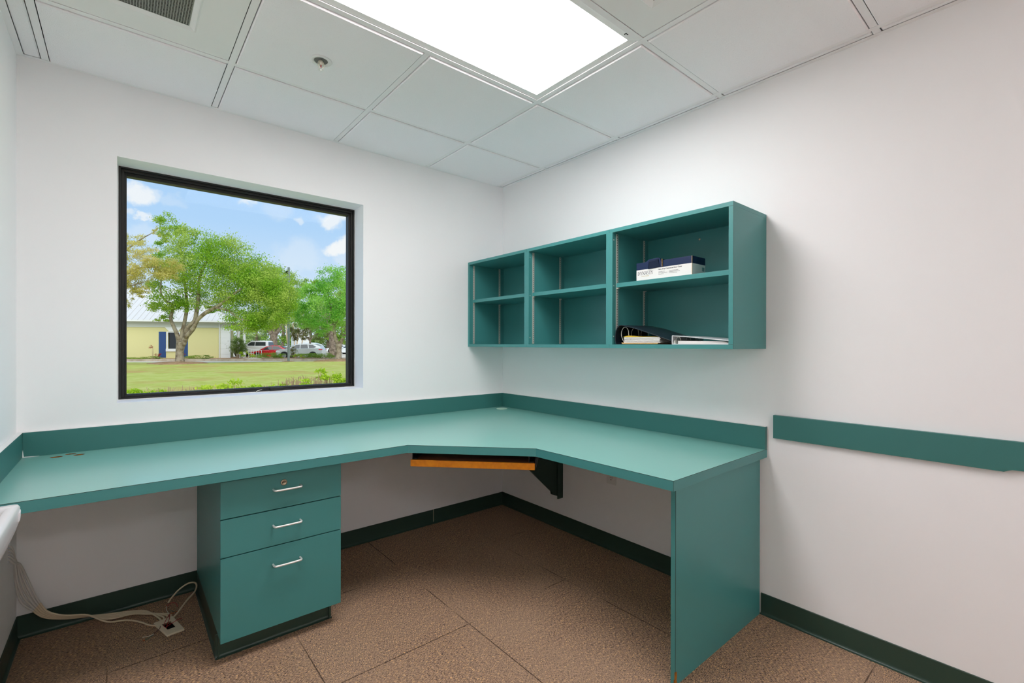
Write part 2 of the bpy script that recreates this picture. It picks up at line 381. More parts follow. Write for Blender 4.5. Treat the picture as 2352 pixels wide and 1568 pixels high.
MB().tube(smoothpath([(-1.672, .13, WB+.002), (-1.668, .128, WB+.008), (-1.655, .127, WB+.012), (-1.642, .132, WB+.0135)]), .0016, 6).build('latch_pull', 'whitew', w, smooth=True)
b = MB(); ring(b, WL+.0005, WR-.0002, WB+.0002, WT-.0002, .0035, .003, .003, .003, .1335, .16); b.build('caulk', 'white', w)

# ------------------------------------------------------------------ ceiling fittings
def troffer(i0, i1, j, lens, label):
    x0, x1, y0, y1 = xs[i1+1], xs[i0], ys[j+1], ys[j]; cx, cy = (x0+x1)/2, (y0+y1)/2
    t_ = thing('ceiling_light', (cx, cy, H), label, 'ceiling light')
    b = MB(); g_ = .0135; k = .030; z = H+.0035
    # door frame sloping up to the lens
    for (p, q) in ((((x0+g_, y0+g_), (x1-g_, y0+g_)), ((x0+k+g_-.003, y0+k+g_-.003), (x1-k-g_+.003, y0+k+g_-.003))),
                   (((x1-g_, y0+g_), (x1-g_, y1-g_)), ((x1-k-g_+.003, y0+k+g_-.003), (x1-k-g_+.003, y1-k-g_+.003))),
                   (((x1-g_, y1-g_), (x0+g_, y1-g_)), ((x1-k-g_+.003, y1-k-g_+.003), (x0+k+g_-.003, y1-k-g_+.003))),
                   (((x0+g_, y1-g_), (x0+g_, y0+g_)), ((x0+k+g_-.003, y1-k-g_+.003), (x0+k+g_-.003, y0+k+g_-.003)))):
        b.add([(*p[0], z), (*p[1], z), (*q[1], z+.003), (*q[0], z+.003), (*p[0], z+.03), (*p[1], z+.03), (*q[1], z+.03), (*q[0], z+.03)],
              [(0, 1, 2, 3), (4, 5, 6, 7), (0, 1, 5, 4), (3, 2, 6, 7), (1, 2, 6, 5), (0, 3, 7, 4)])
    b.build('light_frame', 'panel_white', t_)
    kk = k+g_-.004
    box(x0+kk, x1-kk, y0+kk, y1-kk, z+.004, z+.007).build('lens', lens, t_)
    box(x0+.02, x1-.02, y0+.02, y1-.02, H+.036, H+.09).build('housing', 'panel_white', t_)
    for dx in (.07, .9):
        b = MB(); b.box(x1-dx-.012, x1-dx, y0+g_+.001, y0+g_+.004, z-.0012, z+.001); b.box(x1-dx-.014, x1-dx-.012, y0+g_+.001, y0+g_+.011, z-.0012, z+.001)
        b.build('light_latch', 'hole', t_)
    return t_
troffer(2, 3, 2, 'lensA', 'lit rectangular ceiling light with prismatic lens above the desk')
troffer(3, 4, 8, 'lensFill', 'added unseen ceiling light near the rear wall, giving soft fill')

def vent(i, j, half, label, perf, dx=0):
    x0, x1, y0, y1 = cell(i, j); cx, cy = (x0+x1)/2, (y0+y1)/2
    t_ = thing('ceiling_vent', (cx, cy, H), label, 'ceiling vent')
    g_ = .0145; zz = H+.0015
    o_ = [(x0+g_, y0+g_), (x1-g_, y0+g_), (x1-g_, y1-g_), (x0+g_, y1-g_)]
    h_ = half
    MB().holed(o_, [[(cx-h_, cy-h_), (cx+h_, cy-h_), (cx+h_, cy+h_), (cx-h_, cy+h_)]], 'z', zz, zz+.003).build('vent_panel', 'panel_white', t_)
    b = MB()                                  # raised frame around the opening, sloping in
    r0, r1 = h_+.0, h_-.02; z1, z2 = zz-.004, zz+.004
    for k in range(4):
        c, s_ = [(1, 0), (0, 1), (-1, 0), (0, -1)][k]
        def q(r_, w_, z_): return (cx+c*r_-s_*w_, cy+s_*r_+c*w_, z_)
        b.add([q(r0+.006, -r0-.006, zz), q(r0+.006, r0+.006, zz), q(r0, r0, z1), q(r0, -r0, z1), q(r1, r1, z2), q(r1, -r1, z2)], [(0, 1, 2, 3), (3, 2, 4, 5)])
    b.build('vent_frame', 'panel_white', t_, fix=False)
    if perf:
        n = 34; st_ = 2*r1/n; b = MB()
        for a in range(n+1):
            off = -r1+a*st_
            b.box(cx+off-.0016, cx+off+.0016, cy-r1, cy+r1, zz+.002, zz+.003); b.box(cx-r1, cx+r1, cy+off-.0016, cy+off+.0016, zz+.0021, zz+.0031)
        b.build('grille', mat('grille_grey', lin(150, 150, 148), .5, .4, .4), t_)
        box(cx-r1-.01, cx+r1+.01, cy-r1-.01, cy+r1+.01, zz+.06, zz+.064).build('duct', 'plenum', t_)
    else:
        b = MB()
        for k, r_ in enumerate((r1*.98, r1*.72, r1*.46, r1*.22)):
            r2 = r_*.78; z3 = zz+.004
            b.add([(cx-r_, cy-r_, z3), (cx+r_, cy-r_, z3), (cx+r_, cy+r_, z3), (cx-r_, cy+r_, z3), (cx-r2, cy-r2, z3+.02), (cx+r2, cy-r2, z3+.02), (cx+r2, cy+r2, z3+.02), (cx-r2, cy+r2, z3+.02)],
                  [(0, 1, 5, 4), (1, 2, 6, 5), (2, 3, 7, 6), (3, 0, 4, 7)])
        b.build('louvre', 'panel_white', t_, fix=False)
        box(cx-r1-.01, cx+r1+.01, cy-r1-.01, cy+r1+.01, zz+.06, zz+.064).build('duct', 'plenum', t_)
vent(4, 1, .158, 'square return vent with dark perforated grille above the window', True)
vent(2, 3, .175, 'white square supply diffuser beside the lit ceiling light', False)

sp = (-1.608, -.778)
t_ = thing('sprinkler', (sp[0], sp[1], H-.006), 'recessed fire sprinkler in the ceiling tile over the window', 'sprinkler')
MB().lathe([(.043, -.0005), (.043, -.002), (.036, -.0035), (.029, -.0035), (.0275, -.001), (.0275, -.0004)], (sp[0], sp[1], H-.006)).build('escutcheon', 'panel_white', t_, smooth=True)
MB().lathe([(.0265, -.0006), (.0265, -.0014)], (sp[0], sp[1], H-.006)).build('recess', mat('recess_grey', lin(110, 108, 106), .6), t_)
b = MB()
b.tube([(sp[0], sp[1], H-.006), (sp[0], sp[1], H-.024)], .008, 10)
for s_ in (-1, 1): b.tube(smoothpath([(sp[0]+.009*s_, sp[1], H-.010), (sp[0]+.012*s_, sp[1], H-.026), (sp[0]+.002*s_, sp[1], H-.040)]), .0022, 6)
b.build('sprinkler_frame', 'whitew', t_, smooth=True)
MB().tube([(sp[0], sp[1], H-.022), (sp[0], sp[1], H-.038)], .0022, 8).build('bulb', 'red', t_, smooth=True)
b = MB(); b.lathe([(.004, -.034), (.004, -.036), (.013, -.0365), (.013, -.0378), (.003, -.0385), (.003, -.042)], (sp[0], sp[1], H-.006)); b.build('deflector', 'panel_white', t_)

# ------------------------------------------------------------------ worktop
ZC, CT = .7555, .0374
CE = -1.9221
CTR = [(WX+.0005, -.0005), (WX+.0005, -.7865), (-1.981, -.7955), (-1.2188, -.8085), (-.8036, -1.2457), (-.7790, CE), (-.0005, CE), (-.0005, -.0005)]
t_ = thing('corner_desk', (-1.2, -.3, 0), 'long teal laminate corner worktop running under the window and along the right wall', 'desk')
grom = circ(-.1080, -.1270, .036); h1 = circ(-2.462, -.088, .021, 20, .017); h2 = circ(-2.420, -.052, .019, 20, .015); h3 = circ(-2.392, -.092, .019, 20, .016)
_b = MB().holed(CTR, [grom, h1, h2, h3], 'z', ZC, ZC-CT)
wt_ = _b.build('worktop', ['teal_top_lit', 'teal'], t_, bevel=.0006)
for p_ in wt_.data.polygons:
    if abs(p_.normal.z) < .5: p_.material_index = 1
b = MB()                                                     # dark glue line along the front edge
ed = CTR[1:6+1]
for i in range(len(ed)-1):
    p, q = Vector(ed[i]), Vector(ed[i+1]); d = (q-p).normalized(); n_ = Vector((d.y, -d.x))
    if i == len(ed)-2: n_ = Vector((0, -1))
    n_ = -n_ if n_.dot(Vector((-1, -1))) < 0 else n_
    b.add([(*(p+n_*.0002), ZC-.0016), (*(q+n_*.0002), ZC-.0016), (*(q+n_*.0002), ZC-.0001), (*(p+n_*.0002), ZC-.0001)], [(0, 1, 2, 3)])
c_ = CTR[5]; b.add([(c_[0]-.0003, c_[1]-.0003, ZC-CT), (c_[0]+.0012, c_[1]-.0003, ZC-CT), (c_[0]+.0012, c_[1]-.0003, ZC), (c_[0]-.0003, c_[1]-.0003, ZC)], [(0, 1, 2, 3)])
b.build('edge_seam', 'seam', t_, fix=False)
ZS = .8592; SP = .0195
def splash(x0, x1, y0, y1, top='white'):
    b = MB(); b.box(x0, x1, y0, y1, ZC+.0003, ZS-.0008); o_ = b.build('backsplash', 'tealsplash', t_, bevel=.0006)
    box(x0, x1, y0, y1, ZS-.0008, ZS).build('top_strip', top, o_)  # thin pale strip covering the top of the splash
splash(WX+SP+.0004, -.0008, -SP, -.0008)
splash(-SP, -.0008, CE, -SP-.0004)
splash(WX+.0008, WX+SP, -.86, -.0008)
b = MB(); b.holed(circ(-.108, -.127, .0405), [circ(-.108, -.127, .031)], 'z', ZC+.0004, ZC+.004); b.lathe([(.031, .0006), (.031, .003)], (-.108, -.127, ZC)); b.build('grommet', 'mint', t_, smooth=False)
b = MB()
for (hx, hy, ra, rb) in ((-2.462, -.088, .021, .017), (-2.420, -.052, .019, .015), (-2.392, -.092, .019, .016)):
    b.holed(circ(hx, hy, ra-.0002, 20, rb-.0002), [circ(hx, hy, ra-.0015, 20, rb-.0015)], 'z', ZC-CT, ZC-.001)
b.build('hole_lining', 'wood', t_)
b = MB()
b.tube([(WX+SP+.001, -SP-.001, ZC+.001), (WX+SP+.001, -SP-.001, ZC+.030)], [.0035, .0004], 6); b.tube([(WX+SP, -SP-.001, ZC+.001), (WX+SP+.05, -SP-.001, ZC+.0006)], [.0028, .0004], 6)
b.build('caulk_blob', 'white', t_)

# end panel
t_ = thing('end_panel', (-.38, -1.888, 0), 'teal laminate end panel carrying the right end of the worktop', 'desk panel')
PY0, PY1, PX = -1.8976, -1.8786, -.7235
box(PX, -.0150, PY0, PY1, 0.001, ZC-CT-.0005).build('panel', 'teal', t_, bevel=.0006)
b = MB(); b.box(PX-.0004, PX+.0006, PY0-.0004, PY0+.0008, .0, ZC-CT); b.build('edge_seam', 'seam', t_)
b = MB(); b.prism([(PX-.0008, .0), (PX+.007, .0), (PX+.009, .016), (PX+.006, .022), (PX+.009, .034), (PX+.0085, .050), (PX+.002, .0525), (PX-.0008, .050)], 'y', PY0-.0012, PY0+.003)
b.box(PX-.0012, PX+.001, PY0-.001, PY0+.006, 0, .022)
tag(b.build('chipped_corner', 'wood', t_), 'bare orange wood where laminate broke off')

# drawer pedestal
DX0, DX1, DF, DB = -1.9635, -1.5115, -.745, -.016
t_ = thing('drawer_cabinet', ((DX0+DX1)/2, -.38, 0), 'teal three drawer pedestal under the worktop below the window', 'drawer cabinet')
b = MB(); b.box(DX0, DX1, DF+.019, DB, .094, ZC-CT-.0006); b.build('body', 'teal', t_, bevel=.0006)
box(DX0+.001, DX1-.001, DF+.0182, DF+.0189, .7036, ZC-CT-.0008).build('shadow_gap', 'hole', t_)  # dark strip painted in for the shade above the top drawer
zs = [(.562, .7035), (.4155, .558), (.0905, .4115)]
hz = [.642, .497, .340]
for k, (z0, z1) in enumerate(zs):
    dr = box(DX0-.0015, DX1+.0015, DF, DF+.0185, z0, z1).build('drawer', 'teal', t_, bevel=.0008)
    xc, yb = -1.7315, DF; zz = hz[k]; r_ = .0040
    P_ = [(xc-.0515, yb+.001, zz), (xc-.0515, yb-.020, zz), (xc-.049, yb-.027, zz), (xc-.043, yb-.030, zz), (xc, yb-.031, zz), (xc+.043, yb-.030, zz), (xc+.049, yb-.027, zz), (xc+.0515, yb-.020, zz), (xc+.0515, yb+.001, zz)]
    MB().tube(smoothpath(P_, 4), r_, 10).build('handle', 'chrome', dr, smooth=True)
    if k == 0:
        MB().lathe([(.0125, .0), (.0125, -.003), (.0105, -.005), (.0075, -.0052), (.007, -.004), (.002, -.0036)], (-1.7430, yb, .6645), 'y').build('lock', 'brass', dr, smooth=True)
        box(-1.7480, -1.7380, yb-.0058, yb-.0035, .6637, .6653).build('keyhole', 'hole', dr)
for nm, a in (('scuff', (-1.752, .150)), ('dent', (-1.726, .118))):
    pass
b = MB(); b.box(DX0+.004, DX1-.028, DF+.078, DB, .001, .0955); b.build('toe_kick', 'cove', t_)
b = MB(); yk = DF+.078
b.prism([(yk-q[0], q[1]) for q in CPF], 'x', DX0-.009, DX1-.016); b.prism([(DX0+.004-q[0], q[1]) for q in CPF], 'y', yk-.013, DB)
b.prism([(DX1-.028+q[0], q[1]) for q in CPF], 'y', yk-.013, DB)
b.build('cove_base', 'cove', t_)

# keyboard tray
A_ = Vector((-1.1965, -.7905)); B_ = Vector((-.7860, -1.2195)); d = (B_-A_).normalized(); n_ = Vector((-d.y, d.x))   # into the corner
if n_.dot(Vector((1, 1))) < 0: n_ = -n_
t_ = thing('keyboard_tray', (-.9, -.9, .65), 'orange wood edged keyboard tray hung under the diagonal front of the desk', 'keyboard tray')
def quadprism(b, p0, u0_, u1_, w0, w1, z0, z1, mi=0):
    c = [p0+d*u0_+n_*w0, p0+d*u1_+n_*w0, p0+d*u1_+n_*w1, p0+d*u0_+n_*w1]
    b.prism([(q.x, q.y) for q in c], 'z', z0, z1, mi)
ln_ = (B_-A_).length
b = MB(); quadprism(b, A_, .0, ln_, .0, .010, .6475, .6790); b.build('front_edge', 'orange', t_, bevel=.002)
b = MB(); quadprism(b, A_, .004, ln_-.004, .0105, .30, .6500, .6785); b.build('tray_board', 'brownw', t_)
for s_, u0_ in ((0, .004), (1, ln_-.030)):
    b = MB(); quadprism(b, A_, u0_, u0_+.003, .016, .30, .6790, .7178); quadprism(b, A_, u0_, u0_+.024, .016, .30, .7150, .7178); quadprism(b, A_, u0_+.0, u0_+.022, .016, .30, .6788, .6830)
    if s_ == 1: quadprism(b, A_, ln_+.001, ln_+.006, .012, .30, .655, .7178)
    b.build('slide', 'blackm', t_)

# support bracket on the right wall
t_ = thing('support_bracket', (-.02, -.60, .21), 'dark green triangular support bracket under the worktop on the right wall', 'bracket')
b = MB(); b.prism([(-.001, ZC-CT-.0005), (-.001, .2107), (-.0900, .2107+.037), (-.0959, .2677), (-.50, .635), (-.50, ZC-CT-.0005)], 'y', -.637, -.618)
M['bracket'] = mat('dark_green_bracket', lin(34, 60, 52), .5, .4)
b.build('gusset', 'bracket', t_, bevel=.001)
box(-.05, -.001, -.6445, -.6375, .2110, ZC-CT-.0005).build('cleat', 'bracket', t_, bevel=.001)

# power outlet on the right wall
t_ = thing('power_outlet', (0, -1.046, .40), 'white power outlet plate on the wall beneath the right side of the worktop', 'outlet')
box(-.006, -.0003, -1.0815, -1.0110, .3935, .5065).build('cover_plate', 'white', t_, bevel=.002)
for zc in (.4300, .4700):
    o_ = MB().prism(circ(-1.0462, zc, .017, 20, .0145), 'x', -.0075, -.005).build('receptacle', 'white', t_)
    b = MB(); b.box(-.0079, -.0072, -1.0400, -1.0384, zc-.001, zc+.008); b.box(-.0079, -.0072, -1.0540, -1.0524, zc-.001, zc+.009); b.prism(circ(-1.0462, zc-.008, .003, 10), 'x', -.0079, -.0072)
    b.build('slot', 'hole', o_)

# splash board continuing along the right wall
t_ = None
arc = [(-2.6660, .8125)]+[(-2.667-.006*k, .8125+.0095*math.sin(min(1, k/4)*math.pi/2)) for k in range(1, 5)]+[(-2.76, .8235), (-2.80, .8225), (-2.826, .818), (-2.832, .8125)]
pts = [(-1.9545, .8130), (-1.9545, .9155), (-4.58, .9155), (-4.58, .8125)]+arc[::-1]
o_ = MB().prism(pts, 'x', -.0195, -.0005).build('wall_rail', 'tealsplash', bevel=.001)
tag(o_, 'teal board fixed along the right wall beyond the end of the desk', 'wall board')

# ------------------------------------------------------------------ wall cabinet
CX, Y0, Y1, Z0, Z1 = -.3245, -.0005, -1.9170, 1.2112, 1.8209
t_ = thing('wall_cabinet', (-.16, -.96, Z0), 'open teal wall cabinet with three bays and one shelf in each', 'cabinet')
tp = .0185
box(CX, -.0005, Y1, Y0, Z1-tp, Z1).build('top_panel', 'teal', t_, bevel=.0006)
box(CX, -.0005, Y1, Y0, Z0, Z0+tp).build('bottom_panel', 'teal', t_, bevel=.0006)
box(CX, -.0005, -.0195, Y0, Z0+tp, Z1-tp).build('side_panel', 'teal', t_, bevel=.0006)
box(CX, -.0005, Y1, -1.8975, Z0+tp, Z1-tp).build('side_panel', 'teal', t_, bevel=.0006)
box(-.0085, -.001, -1.8974, -.0196, Z0+tp, Z1-tp).build('back_panel', 'teal', t_)
for q_ in [(CX-.0003, CX+.0002, y-.0004, y+.0004, z_a, z_b) for y in (-.639, -1.281) for z_a, z_b in ((Z0, Z0+tp), (Z1-tp, Z1))]+[
        (CX-.0003, CX+.0003, Y1, Y1+.020, Z1-tp-.0006, Z1-tp+.0004), (CX-.0003, CX+.0003, Y1, Y1+.020, Z0+tp-.0004, Z0+tp+.0006), (CX-.0003, CX+.0006, Y1-.0003, Y1+.0005, Z0, Z1)]:
    box(*q_).build('seam', 'seam', t_)
for (a, c) in ((-.6181, -.6596), (-1.2600, -1.3005)):
    o_ = box(CX, -.009, c, a, Z0+tp, Z1-tp).build('divider', 'teal', t_, bevel=.0006)
    for zz in (Z0+.06, Z0+.32, Z1-.055):
        MB().lathe([(.0032, 0), (.0028, -.0012), (.0005, -.0016)], (CX+.012, c, zz), 'y', 10).build('screw', 'zinc', o_)
bays = [(-.0195, -.6181), (-.6596, -1.2600), (-1.3005, -1.8975)]
SZ = [(1.5300, 1.5515), (1.5275, 1.5495), (1.5230, 1.5446)]
for k, (ya, yb) in enumerate(bays):
    z0, z1 = SZ[k]
    box(CX+.029, -.010, yb+.0025, ya-.0025, z0, z1).build('shelf', 'teal', t_, bevel=.0006)
    for s_ in (0, 1):
        y = ya-.0002 if s_ == 0 else yb+.0002; dy = -.0022 if s_ == 0 else .0022
        for x0 in (CX+.030, CX+.268):
            b = MB(); b.box(x0, x0+.0155, y, y+dy, Z0+tp+.004, Z1-tp-.004)
            o_ = b.build('shelf_standard', 'zinc', t_)
            b = MB(); z = Z0+tp+.014
            while z < Z1-tp-.012: b.box(x0+.0055, x0+.0100, y+dy*.95, y+dy*1.12, z, z+.0034); z += .0127
            b.build('slots', 'hole', o_)
            MB().box(x0+.002, x0+.013, y+dy, y+dy*6, z0-.006, z0-.0003).build('shelf_clip', 'zinc', o_)
    for (yy, zz) in ((-1.6007, 1.7625), (yb+.10, Z0+.06)) if k == 2 else (((-1.173, 1.762), (-1.18, Z0+.06)) if k else ()):
        if k == 2 and zz < 1.4: continue
        MB().lathe([(.0055, 0), (.0055, -.001), (.0025, -.0022)], (-.0086, yy, zz), 'x', 12).build('screw_washer', 'brass', t_)

# box on the shelf
ZB = 1.5447
bx0, by0, by1 = -.26, -1.401, -1.7005
t_ = thing('cardboard_box', (-.20, -1.55, ZB), 'long white and navy printed cardboard box on the upper right shelf', 'box')
b = MB(); b.box(bx0, -.140, by1, by0, ZB, 1.6022); b.build('lower_carton', 'card', t_, bevel=.001)
b = MB(); b.box(bx0, -.140, by1, -1.552, 1.6022, 1.6355); b.prism([(-1.401, 1.6022), (-1.401, 1.637), (-1.455, 1.6375), (-1.472, 1.648), (-1.520, 1.6505), (-1.534, 1.646), (-1.545, 1.618), (-1.545, 1.6022)], 'x', bx0, -.140)
b.build('upper_carton', 'navy', t_, bevel=.0008)
b = MB(); b.add([(bx0-.0004, -1.468, 1.602), (bx0-.0030, -1.474, 1.600), (bx0-.0030, -1.535, 1.606), (bx0-.0004, -1.540, 1.603), (bx0-.0060, -1.478, 1.634), (bx0-.0060, -1.528, 1.638), (bx0+.004, -1.470, 1.6485), (bx0+.004, -1.525, 1.6515)],
      [(0, 1, 4, 6), (1, 2, 5, 4), (2, 3, 7, 5), (4, 5, 7, 6)])
b.box(bx0+.002, bx0+.1, -1.5452, -1.5478, 1.604, 1.6415)
b.build('torn_flap', 'navyd', t_, fix=False)
for q_ in ((bx0-.0006, bx0+.001, by1-.0006, by1+.0012, ZB, 1.6350), (bx0-.0006, bx0+.002, -1.5455, -1.5475, 1.606, 1.642)): box(*q_).build('bare_card_edge', 'paperb', t_)
def text(body, y, z, size, m_, name, sx=1.0, off=0):
    cu = bpy.data.curves.new(name, 'FONT'); cu.body = body; cu.size = size; cu.extrude = .0002; cu.offset = off
    tmp = bpy.data.objects.new(name, cu); COL.objects.link(tmp); bpy.context.view_layer.update()
    me = bpy.data.meshes.new_from_object(tmp.evaluated_get(bpy.context.evaluated_depsgraph_get())); bpy.data.objects.remove(tmp)
    Vv = [(v.co.x*sx, v.co.y, v.co.z) for v in me.vertices]
    b = MB(); b.add([(bx0-.0003-v[2], y-v[0], z+v[1]) for v in Vv], [tuple(p.vertices) for p in me.polygons]); bpy.data.meshes.remove(me)
    return b.build(name, m_, t_, fix=False)
# serif lettering for the big word: strokes with small slabs
def strokes(word, y, z, h, m_, name):
    b = MB(); th = h*.13; tn = h*.06
    def bar(p, q, w_):
        p = Vector(p); q = Vector(q); dd = (q-p).normalized(); nn = Vector((-dd.y, dd.x))*w_/2
        c = [p+nn, p-nn, q-nn, q+nn]; b.add([(bx0-.0004, y-(X+v.x), z+v.y) for v in c], [(0, 1, 2, 3)])
    def slab(x_, y_, w_): bar((x_-w_/2, y_), (x_+w_/2, y_), tn)
    X = 0
    for ch in word:
        if ch == 'D':
            wd = h*.78; bar((h*.14, 0), (h*.14, h), th); slab(h*.14, tn/2, h*.28); slab(h*.14, h-tn/2, h*.28)
            pts = [(h*.14+wd*.62*math.sin(a)*1.0, h/2+h*.47*math.cos(a)) for a in [math.pi*k/10 for k in range(11)]]
            for k in range(10): bar(pts[k], pts[k+1], tn+(th-tn)*math.sin(math.pi*(k+.5)/10))
            X += h*.80
        elif ch == 'Y':
            bar((h*.36, 0), (h*.36, h*.45), th); bar((h*.36, h*.42), (h*.06, h), th); bar((h*.36, h*.42), (h*.68, h), tn); slab(h*.36, tn/2, h*.3); slab(h*.07, h-tn/2, h*.24); slab(h*.67, h-tn/2, h*.2); X += h*.74
        elif ch == 'N':
            bar((h*.12, 0), (h*.12, h), tn); bar((h*.10, h), (h*.70, 0), th); bar((h*.70, 0), (h*.70, h), tn); slab(h*.12, tn/2, h*.22); slab(h*.08, h-tn/2, h*.2); slab(h*.70, h-tn/2, h*.22); X += h*.84
        elif ch == 'A':
            bar((h*.06, 0), (h*.36, h), tn); bar((h*.36, h), (h*.66, 0), th); bar((h*.18, h*.34), (h*.54, h*.34), tn); slab(h*.06, tn/2, h*.2); slab(h*.66, tn/2, h*.24); X += h*.74
        elif ch == 'S':
            P2 = [(.46, .82), (.40, .95), (.26, .97), (.12, .88), (.10, .72), (.22, .58), (.38, .47), (.47, .32), (.44, .14), (.30, .03), (.16, .04), (.07, .18)]
            for k in range(len(P2)-1): bar((P2[k][0]*h, P2[k][1]*h), (P2[k+1][0]*h, P2[k+1][1]*h), th*.8 if 3 < k < 8 else tn*1.3)
            X += h*.58
        elif ch == 'T':
            bar((h*.34, 0), (h*.34, h), th); bar((h*.04, h-tn/2), (h*.64, h-tn/2), tn*1.2); bar((h*.05, h), (h*.05, h*.82), tn); bar((h*.63, h), (h*.63, h*.82), tn); slab(h*.34, tn/2, h*.28); X += h*.68
    return b.build(name, m_, t_, fix=False)
strokes('DYNASTY', -1.4095, 1.5755, .0172, 'ink', 'brand_lettering')
text('HARDWARE', -1.431, 1.5670, .0062, 'gold', 'gold_lettering', 1.25)
text('Heavy Duty Commercial Door Closer', -1.5245, 1.5905, .0088, 'ink', 'product_lettering', .92, .00012)
b = MB()
for r_, (ws) in enumerate(([(.0, .035), (.058, .105)], [(.0, .046), (.058, .112)], [(.0, .028), (.058, .098)])):
    for (a, c) in ws:
        x = a
        while x < c:
            w_ = random.uniform(.003, .008); b.box(bx0-.0006, bx0-.0002, -1.5275-x, -1.5275-min(x+w_, c), 1.5800-.0058*r_, 1.5814-.0058*r_); x += w_+.0016
b.build('fine_print', 'ink', t_)
b = MB(); b.box(-.150, -.170, by1-.0004, by1+.001, 1.572, 1.590); b.build('end_label', mat('faded_print', lin(120, 150, 150), .6), t_)

# binders on the cabinet floor
ZF = Z0+tp+.0002
t_ = thing('ring_binder', (-.17, -1.46, ZF), 'thick black ring binder lying open edged on the cabinet bottom, left of the white binder', 'binder')
xf, xb = -.312, -.035
b = MB(); arc = [(-1.352, ZF+.0985), (-1.345, ZF+.0990), (-1.333, ZF+.0965), (-1.321, ZF+.086), (-1.313, ZF+.070), (-1.3095, ZF+.050), (-1.3085, ZF+.030), (-1.3105, ZF+.010), (-1.314, ZF+.0)]
inn = [(y-.003, z-.002) if z > ZF+.06 else (y-.0035, max(z, ZF+.003)) for y, z in arc]
b.prism(arc+inn[::-1], 'x', xf, xb); b.build('spine', 'binder', t_, bevel=.0006)
b = MB(); b.prism([(-1.345, ZF+.0990), (-1.42, ZF+.084), (-1.52, ZF+.054), (-1.625, ZF+.019), (-1.625, ZF+.0165), (-1.52, ZF+.0505), (-1.42, ZF+.080), (-1.345, ZF+.0955)], 'x', xf, xb); b.build('cover', 'binder', t_, bevel=.0006)
b = MB(); b.prism([(-1.314, ZF), (-1.625, ZF), (-1.625, ZF+.003), (-1.314, ZF+.003)], 'x', xf, xb); b.build('back_cover', 'binderin', t_)
for k in range(5):
    z = ZF+.0075+.0058*k; b = MB(); ex = random.uniform(-.003, .003)
    b.prism([(-1.362-ex, z+.0005), (-1.360-ex, z+.0027), (-1.362-ex, z+.0050), (-1.565+ex, z+.0050), (-1.568+ex, z+.0027), (-1.565+ex, z+.0005)], 'x', xf+.004, xb-.01)
    b.build('booklet', 'paper', t_, bevel=.0005)
b = MB(); b.prism([(-1.348, ZF+.010), (-1.352, ZF+.004), (-1.36, ZF+.0032), (-1.555, ZF+.0032), (-1.560, ZF+.0065), (-1.36, ZF+.0068)], 'x', xf, xb-.01); b.build('tan_folder', 'paperb', t_)
b = MB(); b.prism([(-1.356, ZF+.0368), (-1.372, ZF+.0425), (-1.395, ZF+.0440), (-1.450, ZF+.0385), (-1.560, ZF+.0372), (-1.560, ZF+.0365)], 'x', xf+.003, xb-.01); b.build('yellow_folder', 'papery', t_)
for k, xx in enumerate((xf+.020, xf+.105, xf+.190)):
    P_ = [(xx, -1.3500, ZF+.012), (xx, -1.3390, ZF+.030), (xx, -1.3335, ZF+.052), (xx, -1.338, ZF+.074), (xx, -1.350, ZF+.086), (xx, -1.365, ZF+.085), (xx, -1.376, ZF+.070), (xx, -1.379, ZF+.045)]
    MB().tube(smoothpath(P_, 4), .0016, 6).build('ring', 'zinc', t_, smooth=True)
t_ = thing('ring_binder', (-.17, -1.77, ZF), 'thin white ring binder lying on the cabinet bottom against its right side', 'binder')
ya, yb = -1.6330, -1.8950
b = MB(); b.prism([(ya, ZF), (ya, ZF+.0395), (ya-.002, ZF+.0415), (ya-.004, ZF+.0395), (ya-.004, ZF)], 'x', xf-.004, xb); b.build('spine', 'whiteplast', t_, bevel=.0006)
b = MB(); b.prism([(ya-.001, ZF+.0415), (ya-.090, ZF+.035), (yb, ZF+.0185), (yb, ZF+.0145), (ya-.090, ZF+.0315), (ya-.003, ZF+.0385)], 'x', xf-.004, xb); b.build('cover', 'whiteplast', t_, bevel=.0006)
b = MB(); b.prism([(ya-.004, ZF), (yb, ZF), (yb, ZF+.003), (ya-.004, ZF+.003)], 'x', xf-.004, xb); b.build('back_cover', 'whiteplast', t_)
for k in range(3):
    MB().prism([(ya-.028, ZF+.0035+.0045*k), (ya-.028, ZF+.0075+.0045*k), (yb+.012*(k+.3), ZF+.0075+.0032*k), (yb+.006, ZF+.0035+.0030*k)], 'x', xf+.002, xb-.01).build('booklet', 'paper', t_)
b = MB(); b.prism([(ya-.0075, ZF+.003), (ya-.0185, ZF+.003), (ya-.016, ZF+.014), (ya-.0128, ZF+.020), (ya-.0100, ZF+.014)], 'x', xf-.002, xf+.20); b.build('ring_base', 'zinc', t_)
for xx in (xf+.012, xf+.10, xf+.18):
    MB().tube(smoothpath([(xx, ya-.012, ZF+.012), (xx, ya-.013, ZF+.026), (xx, ya-.021, ZF+.033), (xx, ya-.032, ZF+.030), (xx, ya-.036, ZF+.020)], 4), .0013, 6).build('ring', 'zinc', t_, smooth=True)

